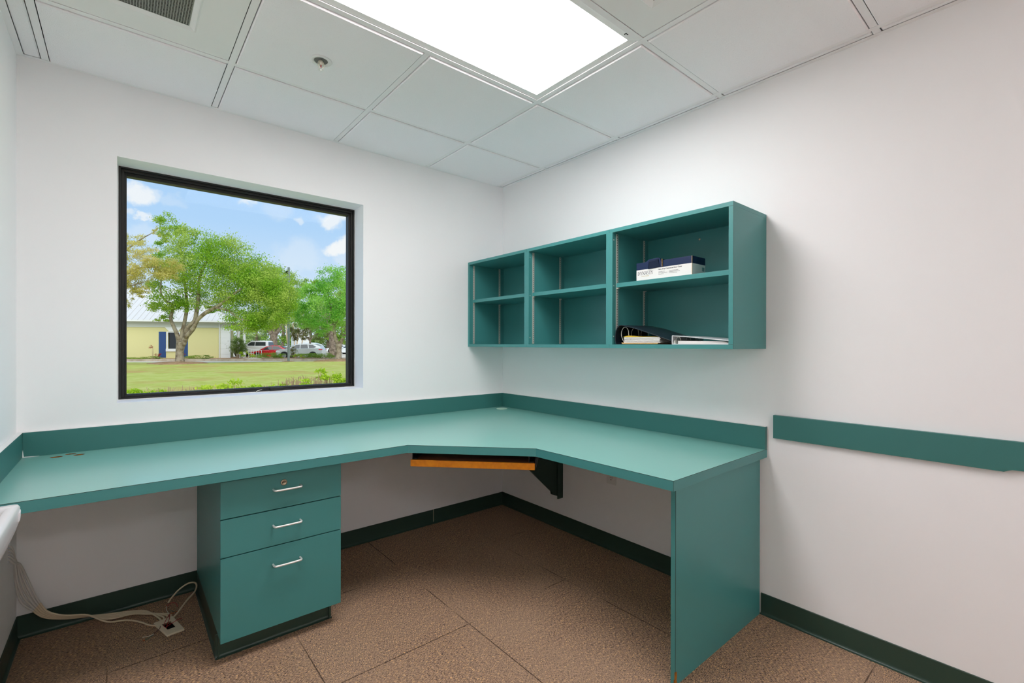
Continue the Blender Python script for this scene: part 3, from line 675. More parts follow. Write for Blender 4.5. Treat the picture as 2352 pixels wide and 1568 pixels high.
# ------------------------------------------------------------------ floor cables and loose wall plate
pc = Vector((-2.0990, -.3060, .0)); ux_ = Vector((.0688, .0152, 0)).normalized(); uy_ = Vector((.101, -.137, 0)).normalized()
P4 = [Vector((-2.1458, -.2390, 0)), Vector((-2.077, -.2238, 0)), Vector((-2.0449, -.3757, 0)), Vector((-2.1055, -.3838, 0))]
t_ = thing('wall_plate', pc, 'cream wall plate lying loose on the carpet at the end of the cables', 'wall plate')
cen = sum(P4, Vector())/4
inner = [cen+(p-cen)*.46+(P4[1]-P4[0])*.0 for p in P4]; inner = [p+(P4[3]-P4[0])*(-.04) for p in inner]
b = MB(); b.holed([(p.x, p.y) for p in P4], [[(p.x, p.y) for p in inner]], 'z', .004, .010); b.build('cover_plate', 'cream', t_, bevel=.0025)
b = MB()
for i in range(4):
    p, q = P4[i]*.96+cen*.04, P4[(i+1) % 4]*.96+cen*.04; b.tube([(p.x, p.y, .003), (q.x, q.y, .003)], .0022, 4)
b.build('rim', 'cream', t_)
box(cen.x-.02, cen.x+.02, cen.y-.032, cen.y+.032, .0005, .0025).build('inner_frame', 'hole', t_)
for k in (.14, .86):
    s_ = P4[0].lerp(P4[3], k).lerp(P4[1].lerp(P4[2], k), .5)
    MB().lathe([(.0028, .0), (.0025, .0016), (.0006, .002)], (s_.x, s_.y, .010), 'z', 10).build('screw', 'cream', t_)
ends = [(-2.125, -.228), (-2.112, -.226), (-2.100, -.222), (-2.088, -.220), (-2.138, -.252)]
for k in range(5):
    j = lambda s: random.uniform(-s, s)
    zt = .445-.012*k
    sag = .010*(k-2)
    if k < 4:
        tail = [(-2.300, -.062-.009*k, .026-.003*k), (-2.215, -.070-.010*k, .012), (-2.165, -.100-.010*k, .007), (ends[k][0], ends[k][1]+.030, .006), (ends[k][0]+.006, ends[k][1]-.003, .006)]
    else:
        tail = [(-2.300, -.105, .012), (-2.235, -.130, .006), (-2.190, -.185, .006), (-2.160, -.240, .006), (-2.136, -.262, .006)]
    P_ = [(WX-.05, -.170, zt+.01), (WX-.004, -.170-.002*k, zt), (WX+.010+.001*k, -.158+j(.006), zt-.030+j(.006)), (WX+.018+sag*.3, -.135+j(.012), .345+sag*.5), (WX+.024+sag*.7, -.110+j(.010), .285+j(.012)), (WX+.038+sag*.8, -.098+j(.006), .218+sag),
          (WX+.064+sag*.5, -.092, .158+sag*.7), (WX+.096+sag*.3, -.088-.003*k, .110+sag*.6), (WX+.152, -.080-.006*k, .078+sag*.6), (WX+.222, -.074-.006*k, .055+sag*.4)]+tail
    P_ = smoothpath(P_, 7)
    nsp = int(len(P_)*.44)
    b = MB(); b.tube(P_, .0037, 8, 0)
    for q in range(len(b.m)):
        if (q//8) < nsp and q < len(b.m)-2: b.m[q] = 1
    o_ = b.build('cable', ['cable', 'cablew'], smooth=True)
    cl_ = ('uppermost of the four bundled cream cables, meeting the top left of the loose plate', 'second cream cable down in the bundle running to the loose plate', 'third cream cable down in the bundle running to the loose plate', 'lowest of the four bundled cream cables running along the baseboard to the plate')
    if k < 4: tag(o_, cl_[k], 'cable', 'cables running from the wall hole to the plate')
    else: tag(o_, 'cream cable lying furthest out on the carpet, reaching the left side of the loose plate', 'cable', 'cables running from the wall hole to the plate')
P_ = [(-2.086, -.252, .004), (-2.060, -.222, .012), (-2.018, -.160, .030), (-1.985, -.118, .040), (-1.9725, -.085, .052), (-1.978, -.062, .062), (-2.005, -.052, .062), (-2.040, -.056, .046), (-2.068, -.068, .024), (-2.084, -.084, .010)]
o_ = MB().tube(smoothpath(P_, 7), .0037, 8).build('cable', 'cable', smooth=True); tag(o_, 'short cream cable looping up beside the drawer cabinet with a cut end', 'cable')
def wire(pts, m_, label, r=.0012): tag(MB().tube(smoothpath(pts, 6), r, 6).build('wire', m_, smooth=True), label, 'wire', 'loose thin wires around the plate')
c = cen
wire([(-2.093, -.105, .006), (-2.070, -.104, .014), (-2.056, -.120, .012), (-2.052, -.140, .005)], 'red', 'thin red wire bending from the cut end of the looped cable')
wire([(-2.092, -.105, .006), (-2.094, -.150, .010), (-2.090, -.190, .012), (-2.085, -.218, .012)], 'whitew', 'thin white wire running from the cut cable to the plate')
wire([(-2.084, -.150, .006), (-2.074, -.176, .008), (-2.062, -.195, .004)], 'grn', 'thin green wire lying above the plate')
wire([(c.x+.008, c.y+.098, .014), (c.x-.008, c.y+.05, .016), (c.x-.018, c.y+.008, .013), (c.x-.014, c.y-.002, .005)], 'red', 'thin red wire twisted across the top of the plate opening')
wire([(c.x+.008, c.y+.098, .015), (c.x+.004, c.y+.05, .018), (c.x-.006, c.y+.01, .013), (c.x-.010, c.y-.006, .005)], 'red', 'second thin red wire twisted into the plate opening')
wire([(c.x-.016, c.y+.0, .005), (c.x+.010, c.y+.004, .014), (c.x+.034, c.y+.020, .015), (c.x+.048, c.y+.036, .006)], 'red', 'thin red wire crossing the right side of the plate')
wire([(c.x-.030, c.y+.014, .012), (c.x-.036, c.y-.014, .014), (c.x-.058, c.y-.022, .005)], mat('maroon_wire', lin(70, 15, 20), .5), 'dark maroon wire over the left side of the plate')
wire([(c.x-.054, c.y-.022, .005), (c.x-.070, c.y-.030, .006), (c.x-.092, c.y-.020, .004)], 'whitew', 'thin white wire curling from the lower left of the plate')
wire([(c.x-.056, c.y-.026, .004), (c.x-.068, c.y-.044, .006), (c.x-.084, c.y-.048, .004)], 'grn', 'thin green wire curling from the lower left of the plate')
wire([(c.x-.084, c.y-.048, .004), (c.x-.092, c.y-.048, .003)], 'orangew', 'orange wire tip at the lower left of the plate', .0018)
wire([(c.x+.010, c.y+.095, .014), (c.x+.030, c.y+.108, .010), (c.x+.044, c.y+.118, .004)], 'orangew', 'orange wire above the top corner of the plate')

# white tray on the left wall, its corner in view
t_ = thing('wall_tray', (-2.48, -2.0, .93), 'white plastic tray fixed to the left wall, only its rounded corner in view', 'tray')
x1_, y1_, zt = -2.3690, -1.800, .9905; y0_ = -2.20; x0_ = WX+.001
b = MB()
def loopr(inset, z, rr):
    X1, Y1, Y0_ = x1_-inset, y1_-inset, y0_+inset; pts = [(x0_, Y0_)]
    for cx_, cy_, a0 in ((X1-rr, Y0_+rr, -90), (X1-rr, Y1-rr, 0)):
        for k in range(5): a = math.radians(a0+90*k/4); pts.append((cx_+rr*math.cos(a), cy_+rr*math.sin(a)))
    pts.append((x0_, Y1)); return [(p[0], p[1], z) for p in pts]
loops = [loopr(.012, zt-.062, .016), loopr(.004, zt-.040, .012), loopr(.0, zt-.026, .008), loopr(-.001, zt-.004, .006), loopr(.001, zt, .006), loopr(.012, zt-.001, .006), loopr(.016, zt-.006, .006), loopr(.022, zt-.022, .008)]
n = len(loops[0])
vs = [v for l in loops for v in l]; fs = []
for i in range(len(loops)-1):
    for k in range(n): fs.append((i*n+k, i*n+(k+1) % n, (i+1)*n+(k+1) % n, (i+1)*n+k))
fs.append(tuple(range(n))[::-1])
b.add(vs, fs); b.build('tray_shell', 'whiteplast', t_, smooth=True)
b = MB(); l_ = loopr(.022, zt-.0225, .008); b.add(l_, [tuple(range(n))]); b.build('tray_floor', mat('tray_inside', lin(170, 150, 135), .6), t_, fix=False)
o_ = MB().prism([(y1_-.018, zt-.024), (y1_-.006, zt-.020), (y1_-.004, zt-.006), (y1_-.014, zt-.010)], 'x', x1_-.006, x1_+.002).build('clip', 'whiteplast', t_, bevel=.002)
#OUTDOOR
# ------------------------------------------------------------------ outdoors
ZG = -.37
def ground_mat(name, c1, c2, c3, s1, s2, lo=.45, hi=.6):
    m = bpy.data.materials.new(name); m.use_nodes = True; t = m.node_tree; b = t.nodes['Principled BSDF']; b.inputs['Roughness'].default_value = .95; b.inputs['Specular IOR Level'].default_value = .1
    g = N(t, 'ShaderNodeNewGeometry')
    a = N(t, 'ShaderNodeTexNoise', Scale=s1, Detail=5.0, Roughness=.65); L_(t, g.outputs['Position'], a.inputs['Vector'])
    c = N(t, 'ShaderNodeTexNoise', Scale=s2, Detail=5.0, Roughness=.7); L_(t, g.outputs['Position'], c.inputs['Vector'])
    x = mixc(t, ramp(t, c.outputs['Fac'], .35, .65), c1, c2); L_(t, mixc(t, math_(t, 'MULTIPLY', ramp(t, a.outputs['Fac'], lo, hi), .8), x, c3), b.inputs['Base Color'])
    return m
M['lawn'] = ground_mat('lawn_grass', lin(164, 172, 74), lin(190, 192, 112), lin(182, 146, 92), .22, 1.6, .48, .66)
M['concrete'] = ground_mat('pale_concrete', lin(226, 214, 194), lin(212, 200, 182), lin(200, 188, 168), .4, 8)
M['mulch'] = ground_mat('pine_mulch', lin(154, 122, 92), lin(184, 150, 116), lin(136, 106, 78), 2, 14)
M['curb'] = mat('curb_concrete', lin(196, 180, 160), .9, .2, var=(2, lin(160, 142, 122), .4, .7))
M['yellow'] = mat('yellow_stucco', lin(222, 214, 156), .8, .2, bump=(12, .15, .02))
M['bwhite'] = mat('white_trim_paint', lin(232, 232, 230), .7, .2)
M['bgrey'] = mat('grey_frieze', lin(205, 208, 198), .7, .2)
M['roofw'] = mat('white_metal_roof', lin(214, 210, 206), .45, .4)
M['blue'] = mat('blue_shutter', lin(58, 88, 142), .6, .3)
M['darkglass'] = mat('dark_window_glass', lin(30, 34, 36), .08, .6)
M['bark'] = mat('grey_bark', lin(168, 156, 136), .9, .1, var=(3.0, lin(120, 106, 88), .42, .62), bump=(9, .5, .05))
M['barkd'] = mat('brown_bark', lin(150, 134, 118), .9, .1, var=(2.5, lin(104, 92, 78), .42, .62), bump=(7, .5, .05))
M['pole'] = mat('grey_pole_metal', lin(120, 130, 128), .5, .4)
def leaf_mat(name, c1, c2, c3, tl=.42):
    m = bpy.data.materials.new(name); m.use_nodes = True; t = m.node_tree; t.nodes.clear()
    g = N(t, 'ShaderNodeNewGeometry'); n = N(t, 'ShaderNodeTexNoise', Scale=.55, Detail=3.0); L_(t, g.outputs['Position'], n.inputs['Vector'])
    x = mixc(t, g.outputs['Random Per Island'], c1, c2); x = mixc(t, ramp(t, n.outputs['Fac'], .42, .62), x, c3)
    d = N(t, 'ShaderNodeBsdfDiffuse'); L_(t, x, d.inputs[0]); r = N(t, 'ShaderNodeBsdfTranslucent'); L_(t, x, r.inputs[0])
    mx = N(t, 'ShaderNodeMixShader'); mx.inputs[0].default_value = tl; L_(t, d.outputs[0], mx.inputs[1]); L_(t, r.outputs[0], mx.inputs[2])
    o = N(t, 'ShaderNodeOutputMaterial'); L_(t, mx.outputs[0], o.inputs[0]); return m
M['leafA'] = leaf_mat('fresh_green_leaves', lin(170, 206, 72), lin(118, 170, 44), lin(188, 208, 100))
M['leafB'] = leaf_mat('yellow_green_leaves', lin(214, 204, 118), lin(184, 178, 92), lin(226, 216, 140))
M['leafC'] = leaf_mat('bright_green_leaves', lin(158, 212, 88), lin(100, 178, 66), lin(178, 222, 110))
M['leafD'] = leaf_mat('oak_green_leaves', lin(160, 196, 84), lin(124, 166, 58), lin(178, 202, 104))
M['leafM'] = leaf_mat('olive_brown_leaves', lin(150, 148, 100), lin(112, 108, 66), lin(130, 150, 84))
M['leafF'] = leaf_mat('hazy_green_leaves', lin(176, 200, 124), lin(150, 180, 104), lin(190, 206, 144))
M['leafH'] = leaf_mat('hedge_leaves', lin(140, 170, 74), lin(100, 134, 52), lin(160, 182, 84))
M['leafG'] = leaf_mat('dark_bush_leaves', lin(112, 134, 74), lin(80, 100, 50), lin(132, 150, 84))
M['leafL'] = leaf_mat('lime_leaves', lin(188, 216, 50), lin(150, 186, 46), lin(206, 222, 90))
M['leafR'] = leaf_mat('red_leaves', lin(190, 70, 66), lin(150, 40, 44), lin(170, 90, 70))
M['twig'] = mat('brown_twig', lin(176, 148, 120), .9, .1)
M['railw'] = mat('white_rail_paint', lin(240, 240, 240), .5, .4)

def poly(pts, z, name, m_, th=.04):
    P_ = [out(l, d) for l, d in pts]
    return MB().prism([(p.x, p.y) for p in P_], 'z', z-th, z).build(name, m_)
st(poly([(-140, 24), (60, 24), (60, 240), (-140, 240)], ZG-.03, 'parking_lot', 'concrete', .1))
lawn_edge = [(-60, 35.0), (-33.5, 37.4), (-26, 39.6), (-20, 41.2), (-17.2, 42.3), (-14.5, 44.0), (-12, 47), (-9, 52)]
# lawn: gently rolling sheet
def lawn_z(l, d):
    return ZG+.10*math.exp(-((d-37.5)/2.2)**2)*(.55+.45*math.sin(l*.35+1))+.03-.02*math.sin(d*.35)*math.cos(l*.22)
b = MB(); nx, ny = 70, 60; gx = np.linspace(-46, 8, nx)
for j in range(ny):
    f_ = j/(ny-1)
    for i in range(nx):
        l = gx[i]; e_ = np.interp(l, [p[0] for p in lawn_edge], [p[1] for p in lawn_edge]); d0 = 3.6+.42*abs(l+3)*0
        p = out(l, d0+(e_-d0)*f_**.9); dd = d0+(e_-d0)*f_**.9
        b.v.append((p.x, max(p.y, .24), lawn_z(l, dd)-(.08 if f_ == 1 else 0)))
for j in range(ny-1):
    for i in range(nx-1): b.f.append((j*nx+i, j*nx+i+1, (j+1)*nx+i+1, (j+1)*nx+i)); b.m.append(0)
st(b.build('lawn', 'lawn', smooth=True, fix=False))
# planting bed behind the curb, curb
curb = [(-60, 39.6), (-40, 42.6), (-33, 43.7), (-27, 44.4), (-22, 44.8), (-18.0, 45.2), (-17.0, 45.8), (-16.6, 46.8), (-17.0, 48.0), (-18.4, 48.7), (-21, 49)]
o_ = poly(curb+[(-23.5, 49.2), (-25.6, 48.9), (-26.0, 52), (-60, 52)], ZG+.15, 'planting_bed', 'mulch', .12); st(o_)
b = MB(); pr = [Vector(out(l, d)) for l, d in curb]
for i in range(len(pr)-1):
    p, q = pr[i], pr[i+1]; d_ = (q-p).normalized(); nn = Vector((d_.y, -d_.x, 0))*.17
    b.prism([(p.x, p.y), (q.x, q.y), (q.x+nn.x, q.y+nn.y), (p.x+nn.x, p.y+nn.y)], 'z', ZG-.05, ZG+.17)
st(b.build('curb', 'curb'))
def mound(l, d, rx, ry, h, label):
    b = MB(); n = 28; c = out(l, d); rings = [(1, -.03), (.93, h*.25), (.75, h*.55), (.5, h*.85), (.22, h)]
    b.v = []
    for r_, z in rings:
        for k in range(n):
            a = 2*math.pi*k/n; w_ = 1+.08*math.sin(3*a+l)+.05*math.sin(7*a); p = c+RH*(rx*r_*w_*math.cos(a))+FH*(ry*r_*w_*math.sin(a)); b.v.append((p.x, p.y, lawn_z(l, d)+z))
    for i in range(len(rings)-1):
        for k in range(n): b.f.append((i*n+k, i*n+(k+1) % n, (i+1)*n+(k+1) % n, (i+1)*n+k)); b.m.append(0)
    b.f.append(tuple((len(rings)-1)*n+k for k in range(n))); b.m.append(0)
    tag(b.build('mulch_mound', 'mulch', smooth=True), label, 'mulch')
mound(-26.2, 36.6, 2.2, 1.8, .16, 'ring of brown mulch around the foot of the big forked tree')
mound(-15.6, 42.6, 2.2, 2.4, .20, 'mound of brown mulch around the right tree by the driveway end')
mound(-19.36, 40.4, .55, .5, .06, 'small patch of brown mulch at the foot of the lamp post')

def leaves(name, blobs, root, m_, parent, size, dens, depth=.9, seed=1, flat=.0):
    """blobs: (lateral, height, half width, half height[, forward]) in metres from the root point"""
    g = np.random.default_rng(seed); VV = []
    Rn = np.array(RH); Fn = np.array(FH); Zn = np.array((0, 0, 1.0)); rt = np.array(root)
    for bl_ in blobs:
        l, h, rx, rz = bl_[:4]; fw = bl_[4] if len(bl_) > 4 else g.uniform(-.5, .5)*rx*.6
        ry = max(rx, rz)*depth
        sub = []                                 # small sprays inside the blob
        ns = max(5, int(14*rx*rz/ (size*size*60)))
        for _ in range(ns):
            v = g.normal(size=3); v /= np.linalg.norm(v); v *= g.uniform(.35, 1.0)**.6
            sub.append(v)
        n = int(dens*rx*rz/(size*size))
        idx = g.integers(0, ns, n); off = g.normal(size=(n, 3))*np.array([.20, .20, .16])
        q = np.array(sub)[idx]+off
        c = rt+np.outer(l+q[:, 0]*rx, Rn)+np.outer(fw+q[:, 1]*ry, Fn)+np.outer(h+q[:, 2]*rz, Zn)
        a = g.normal(size=(n, 3)); a /= np.linalg.norm(a, axis=1)[:, None]
        w_ = g.normal(size=(n, 3)); w_ = np.cross(a, w_); w_ /= np.linalg.norm(w_, axis=1)[:, None]
        s_ = size*g.uniform(.6, 1.3, n)[:, None]
        VV.append(np.stack([c-a*s_*.55, c+w_*s_*.3, c+a*s_*.55, c-w_*s_*.3], 1))
    V = np.concatenate(VV).reshape(-1, 3); n = len(V)//4
    o = np.array(ORG[parent.name]) if parent is not None else np.array(root)
    V = V-o; me = bpy.data.meshes.new(name)
    me.vertices.add(len(V)); me.vertices.foreach_set('co', V.astype(np.float32).ravel())
    me.loops.add(n*4); me.loops.foreach_set('vertex_index', np.arange(n*4, dtype=np.int32))
    me.polygons.add(n); me.polygons.foreach_set('loop_start', np.arange(0, n*4, 4, dtype=np.int32)); me.polygons.foreach_set('loop_total', np.full(n, 4, np.int32))
    me.update(calc_edges=True); me.materials.append(M[m_])
    ob = bpy.data.objects.new(name, me); COL.objects.link(ob); ORG[ob.name] = tuple(o)
    if parent is not None: ob.parent = parent
    else: ob.location = o
    return ob
def tree(L0, D, z0, label, trunk, branches, folg, bark='bark', name='tree', group=None):
    root = out(L0, D, z0); t_ = thing(name, root, label, 'tree', group)
    P3 = lambda p: root+RH*p[0]+FH*(p[3] if len(p) > 3 else 0)+Vector((0, 0, p[1]))
    b = MB(); b.tube(smoothpath([P3(p) for p in trunk], 3), list(np.interp(np.linspace(0, len(trunk)-1, (len(trunk)-1)*3+1), range(len(trunk)), [p[2] for p in trunk])), 12); b.build('trunk', bark, t_, smooth=True)
    for br in branches:
        rr = list(np.interp(np.linspace(0, len(br)-1, (len(br)-1)*4+1), range(len(br)), [p[2] for p in br]))
        MB().tube(smoothpath([P3(p) for p in br], 4), rr, 8).build('branch', bark, t_, smooth=True)
    for k, (bl_, mm, size, dens) in enumerate(folg): leaves('foliage', bl_, root, mm, t_, size, dens, seed=int(abs(L0)*100)+k)
    return t_
A = [(-0.72,11.05,0.90,0.83),(-1.41,10.01,0.70,0.66),(0.41,10.18,0.97,0.90),(1.10,9.32,1.72,1.24),(3.00,8.98,1.72,1.45),(4.55,8.12,1.72,1.45),(6.10,7.08,1.65,1.55),(7.31,5.87,1.38,1.55),(7.83,4.50,1.03,1.45),(1.97,7.25,2.59,1.45),(-0.10,7.25,1.72,1.21),(4.38,6.39,2.41,1.72),(-0.97,5.01,1.24,0.97),(-1.65,4.25,0.83,0.62),(-1.21,3.53,0.60,0.32),(0.93,5.36,1.31,0.97),(3.00,5.21,1.55,0.93),(5.27,4.35,1.80,1.25),(6.79,3.66,1.45,0.9),(5.93,3.0,1.1,0.5),(0.59,4.67,0.70,0.55),(2.51,4.3,0.6,0.3)]
tree(-26.30, 37, ZG-.02, 'large green tree with forked pale trunk on the lawn before the yellow building',
     [(0, 0, .40), (0, .35, .30), (.0, 1.0, .27), (.06, 1.5, .31), (.08, 1.75, .30)],
     [[(-.05, 1.5, .18), (-.18, 2.2, .15), (-.50, 3.0, .13), (-.72, 3.6, .12), (-.55, 4.6, .11), (-1.1, 5.0, .10), (-1.5, 5.6, .07), (-1.7, 7.0, .05, .3)],
      [(0, 1.5, .19, .1), (.08, 2.4, .16, .15), (.22, 3.3, .13, .2), (.42, 4.6, .12, .2), (.2, 6.2, .09, .3), (-.3, 9.6, .05, .4)],
      [(.22, 1.5, .22), (.50, 2.2, .19), (.62, 2.9, .17), (1.15, 3.4, .15), (1.33, 4.2, .15), (1.45, 5.2, .13), (1.6, 7.0, .10), (2.4, 8.6, .06)],
      [(.50, 2.1, .18, -.1), (1.15, 2.75, .16, -.2), (1.62, 3.5, .14, -.3), (2.4, 4.1, .15, -.4), (3.4, 4.6, .13, -.5), (4.2, 5.2, .10, -.5), (5.2, 5.9, .07, -.6)],
      [(3.0, 4.45, .09, -.45), (4.2, 4.2, .07, -.6), (5.0, 3.6, .05, -.7), (6.0, 3.4, .035, -.8)]],
     [(A+[(8.3,5.0,.9,1.5),(6.4,6.2,1.8,1.6),(5.2,3.3,1.4,.8),(-1.0,8.4,1.0,.9),(-2.0,6.3,.8,.8)], 'leafA', .115, 27)])
B_ = [(2.31,8.95,0.68,0.5),(3.07,8.38,0.98,0.5),(2.31,6.95,0.76,0.85),(3.38,6.69,1.0,0.66),(4.61,6.38,0.8,0.45),(3.69,7.41,0.58,0.39),(2.24,5.57,0.51,0.6),(2.2,4.5,0.25,0.5),(2.98,5.40,0.68,0.38),(4.1,9.4,0.22,0.35),(0.77,7.41,1.54,1.84),(0.15,8.64,1.54,1.54),(3.1,5.0,.4,.2)]
tree(-29.24, 33, ZG, 'thin yellow green tree reaching in from the left edge of the window', [(0, 0, .3), (0, 2, .25), (.3, 4, .22), (.6, 6, .16)],
     [[(.5, 5, .13), (1.6, 6.2, .09), (2.8, 6.9, .06), (4.2, 7.0, .03)], [(.6, 6, .12), (1.4, 7.6, .07), (2.8, 8.8, .04), (4.0, 9.5, .02)], [(.8, 5.2, .08), (2.0, 5.6, .05), (3.2, 5.9, .03)]],
     [(B_+[(4.4,6.9,.9,.7),(2.6,6.0,.7,.6),(5.2,7.0,.7,.6),(3.0,7.5,.8,.5)], 'leafB', .085, 20)])
C_ = [(-0.88,7.57,1.28,0.94),(0.32,7.47,0.88,1.10),(-1.88,6.37,1.28,1.0),(-0.08,5.97,1.36,1.60),(-2.76,5.57,0.96,1.10),(-1.28,4.77,1.68,1.28),(-3.08,4.16,0.88,0.88),(0.32,4.16,0.80,1.20),(-2.08,3.36,1.12,0.80),(-0.36,3.24,0.88,0.54),(0.62,2.46,0.38,0.46),(1.72,5.97,1.20,2.40),(-3.0,6.6,0.6,0.5)]
tree(-15.99, 43, ZG+.10, 'bright green tree with pale forked trunk at the right edge of the window',
     [(0, -.1, .42), (0, .3, .30), (.04, .9, .25), (.05, 1.5, .29)],
     [[(0, 1.4, .19), (-.28, 2.1, .16), (-.42, 3.0, .13), (-.62, 4.4, .10), (-1.0, 6.4, .06)], [(.08, 1.4, .18), (.42, 2.0, .15), (.75, 2.9, .12), (.9, 4.4, .09), (.6, 6.6, .05)], [(-.35, 2.9, .10), (.0, 4.2, .07), (.2, 6.2, .04)]],
     [(C_+[(-2.9,3.3,1.0,.7),(-1.4,2.7,.9,.5)], 'leafC', .12, 27)])
D_ = [(-0.27,11.60,2.42,2.0),(1.74,11.60,2.01,1.7),(-1.95,10.25,2.68,2.4),(1.41,8.24,2.68,2.4),(3.42,10.25,1.48,1.6),(-0.60,6.23,3.35,2.0),(2.42,5.6,1.74,1.14),(4.76,10.92,0.81,1.0),(-1.8,4.3,2.0,0.6),(-3.96,4.75,1.8,1.2)]
tree(-36.70, 72, ZG, 'big oak with thick grey forked trunk behind the parked pickup truck', [(0, 0, .62), (0, 1.5, .52), (-.02, 2.6, .52), (.1, 3.2, .5)],
     [[(-.1, 2.8, .36), (-.9, 3.9, .28), (-1.7, 5.2, .2), (-2.4, 8, .12)], [(.15, 2.9, .34), (.9, 3.9, .26), (1.5, 5.0, .2), (2.2, 9, .1)], [(0, 3, .3), (.05, 4.6, .25), (.1, 9, .12)]],
     [(D_, 'leafD', .20, 26)], bark='barkd')
MG = [(-1.6,2.5,.8,.6),(1.5,2.5,.7,.5),(-1.11,2.91,1.01,0.9),(0.00,3.41,1.11,0.9),(1.16,3.06,1.0,0.75),(-1.9,3.16,0.50,0.8),(0.81,2.35,0.81,0.40),(-0.60,2.25,0.70,0.35),(.1,4.2,.9,.6)]
tree(-23.35, 54, ZG+.15, 'small olive brown leaved tree with slim trunk in front of the silver car', [(0, -.6, .14), (0, .8, .12), (.02, 1.9, .11)], [[(0, 1.8, .08), (-.6, 2.4, .05), (-1.2, 3, .03)], [(0, 1.8, .08), (.5, 2.4, .05), (1.1, 3, .03)], [(0, 1.8, .08), (0, 3.4, .04)]],
     [(MG, 'leafM', .13, 24)])
tree(-23.8, 62, ZG, 'tall grey tree trunk behind the parking lot island, left of the right forked tree', [(0, 0, .56), (0, 1, .46), (-.05, 2.4, .42), (-.25, 4.2, .38), (-.3, 5.6, .36)], [[(-.2, 3.0, .26), (-.55, 4.2, .22), (-.7, 6.5, .16)], [(-.1, 3.2, .3), (.15, 4.6, .26), (.3, 7, .16)]],
     [([(-.5, 8.2, 2.0, 1.2), (1.0, 9.0, 1.6, 1.2), (-2.2, 9.2, 1.4, 1.0)], 'leafD', .28, 20)], bark='barkd')
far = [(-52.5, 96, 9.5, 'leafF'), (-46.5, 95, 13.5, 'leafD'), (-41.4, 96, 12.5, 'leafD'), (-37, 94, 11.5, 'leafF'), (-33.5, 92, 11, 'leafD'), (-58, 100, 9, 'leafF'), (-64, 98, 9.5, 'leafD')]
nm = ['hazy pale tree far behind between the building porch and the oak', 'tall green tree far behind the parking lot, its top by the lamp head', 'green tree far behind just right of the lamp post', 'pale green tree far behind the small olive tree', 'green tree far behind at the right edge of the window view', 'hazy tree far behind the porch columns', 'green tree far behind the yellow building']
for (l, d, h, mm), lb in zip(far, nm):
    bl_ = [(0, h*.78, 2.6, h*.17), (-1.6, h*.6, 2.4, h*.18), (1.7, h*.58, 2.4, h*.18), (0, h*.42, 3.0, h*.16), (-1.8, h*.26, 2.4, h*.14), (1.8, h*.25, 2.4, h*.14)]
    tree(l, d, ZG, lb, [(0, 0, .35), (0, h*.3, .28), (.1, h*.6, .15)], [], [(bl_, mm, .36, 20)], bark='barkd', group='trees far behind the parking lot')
# slim crape myrtle stems, one thing
t_ = thing('small_tree', out(-29.7, 64, ZG), 'slim multi stemmed tree with bare tan stems left of the lamp post', 'tree')
for k, (dx, tx) in enumerate(((-1.0, -.7), (-.1, -.5), (.25, .5), (.9, 1.1))):
    MB().tube(smoothpath([out(-29.7+dx*.5, 64, ZG), out(-29.7+dx, 64, ZG+1.5), out(-29.7+dx+tx*.4, 64, ZG+4.4)], 3), .08, 6).build('stem', mat('tan_bark', lin(206, 184, 156), .9) if k == 0 else bpy.data.materials['tan_bark'], t_, smooth=True)
leaves('foliage', [(-.6, 4.6, 1.6, .7), (1.0, 5.0, 1.4, .7), (0, 5.6, 1.2, .6)], out(-29.7, 64, ZG), 'leafF', t_, .24, 14, seed=55)

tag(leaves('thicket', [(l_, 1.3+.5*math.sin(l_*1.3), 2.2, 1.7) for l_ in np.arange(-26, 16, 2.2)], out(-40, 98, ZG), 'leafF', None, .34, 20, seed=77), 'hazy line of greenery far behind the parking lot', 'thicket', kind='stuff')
# lamp post
t_ = thing('street_lamp', out(-19.36, 40.5, ZG), 'grey lamp post with a small sloped lamp head on the lawn edge', 'street lamp')
b = MB(); p = out(-19.36, 40.5, ZG); b.box(p.x-.075, p.x+.075, p.y-.075, p.y+.075, ZG-.1, 7.85); b.build('pole', 'pole', t_)
b = MB(); q = p-RH*.12
for (r0, r1, z0, z1, z2) in ((.05, .42, 7.55, 7.72, 7.62),):
    a0, a1 = p-RH*.08, p-RH*.50; nn = FH*.17
    b.add([a0-nn+Vector((0, 0, 7.95)), a0+nn+Vector((0, 0, 7.95)), a1+nn*.6+Vector((0, 0, 7.86)), a1-nn*.6+Vector((0, 0, 7.86)), a0-nn+Vector((0, 0, 8.12)), a0+nn+Vector((0, 0, 8.12)), a1+nn*.6+Vector((0, 0, 7.90)), a1-nn*.6+Vector((0, 0, 7.90))],
          [(0, 1, 2, 3), (4, 5, 6, 7), (0, 1, 5, 4), (1, 2, 6, 5), (2, 3, 7, 6), (3, 0, 4, 7)])
b.v = [(v[0], v[1], v[2]-.24) for v in b.v]
b.build('lamp_head', 'blackm', t_)

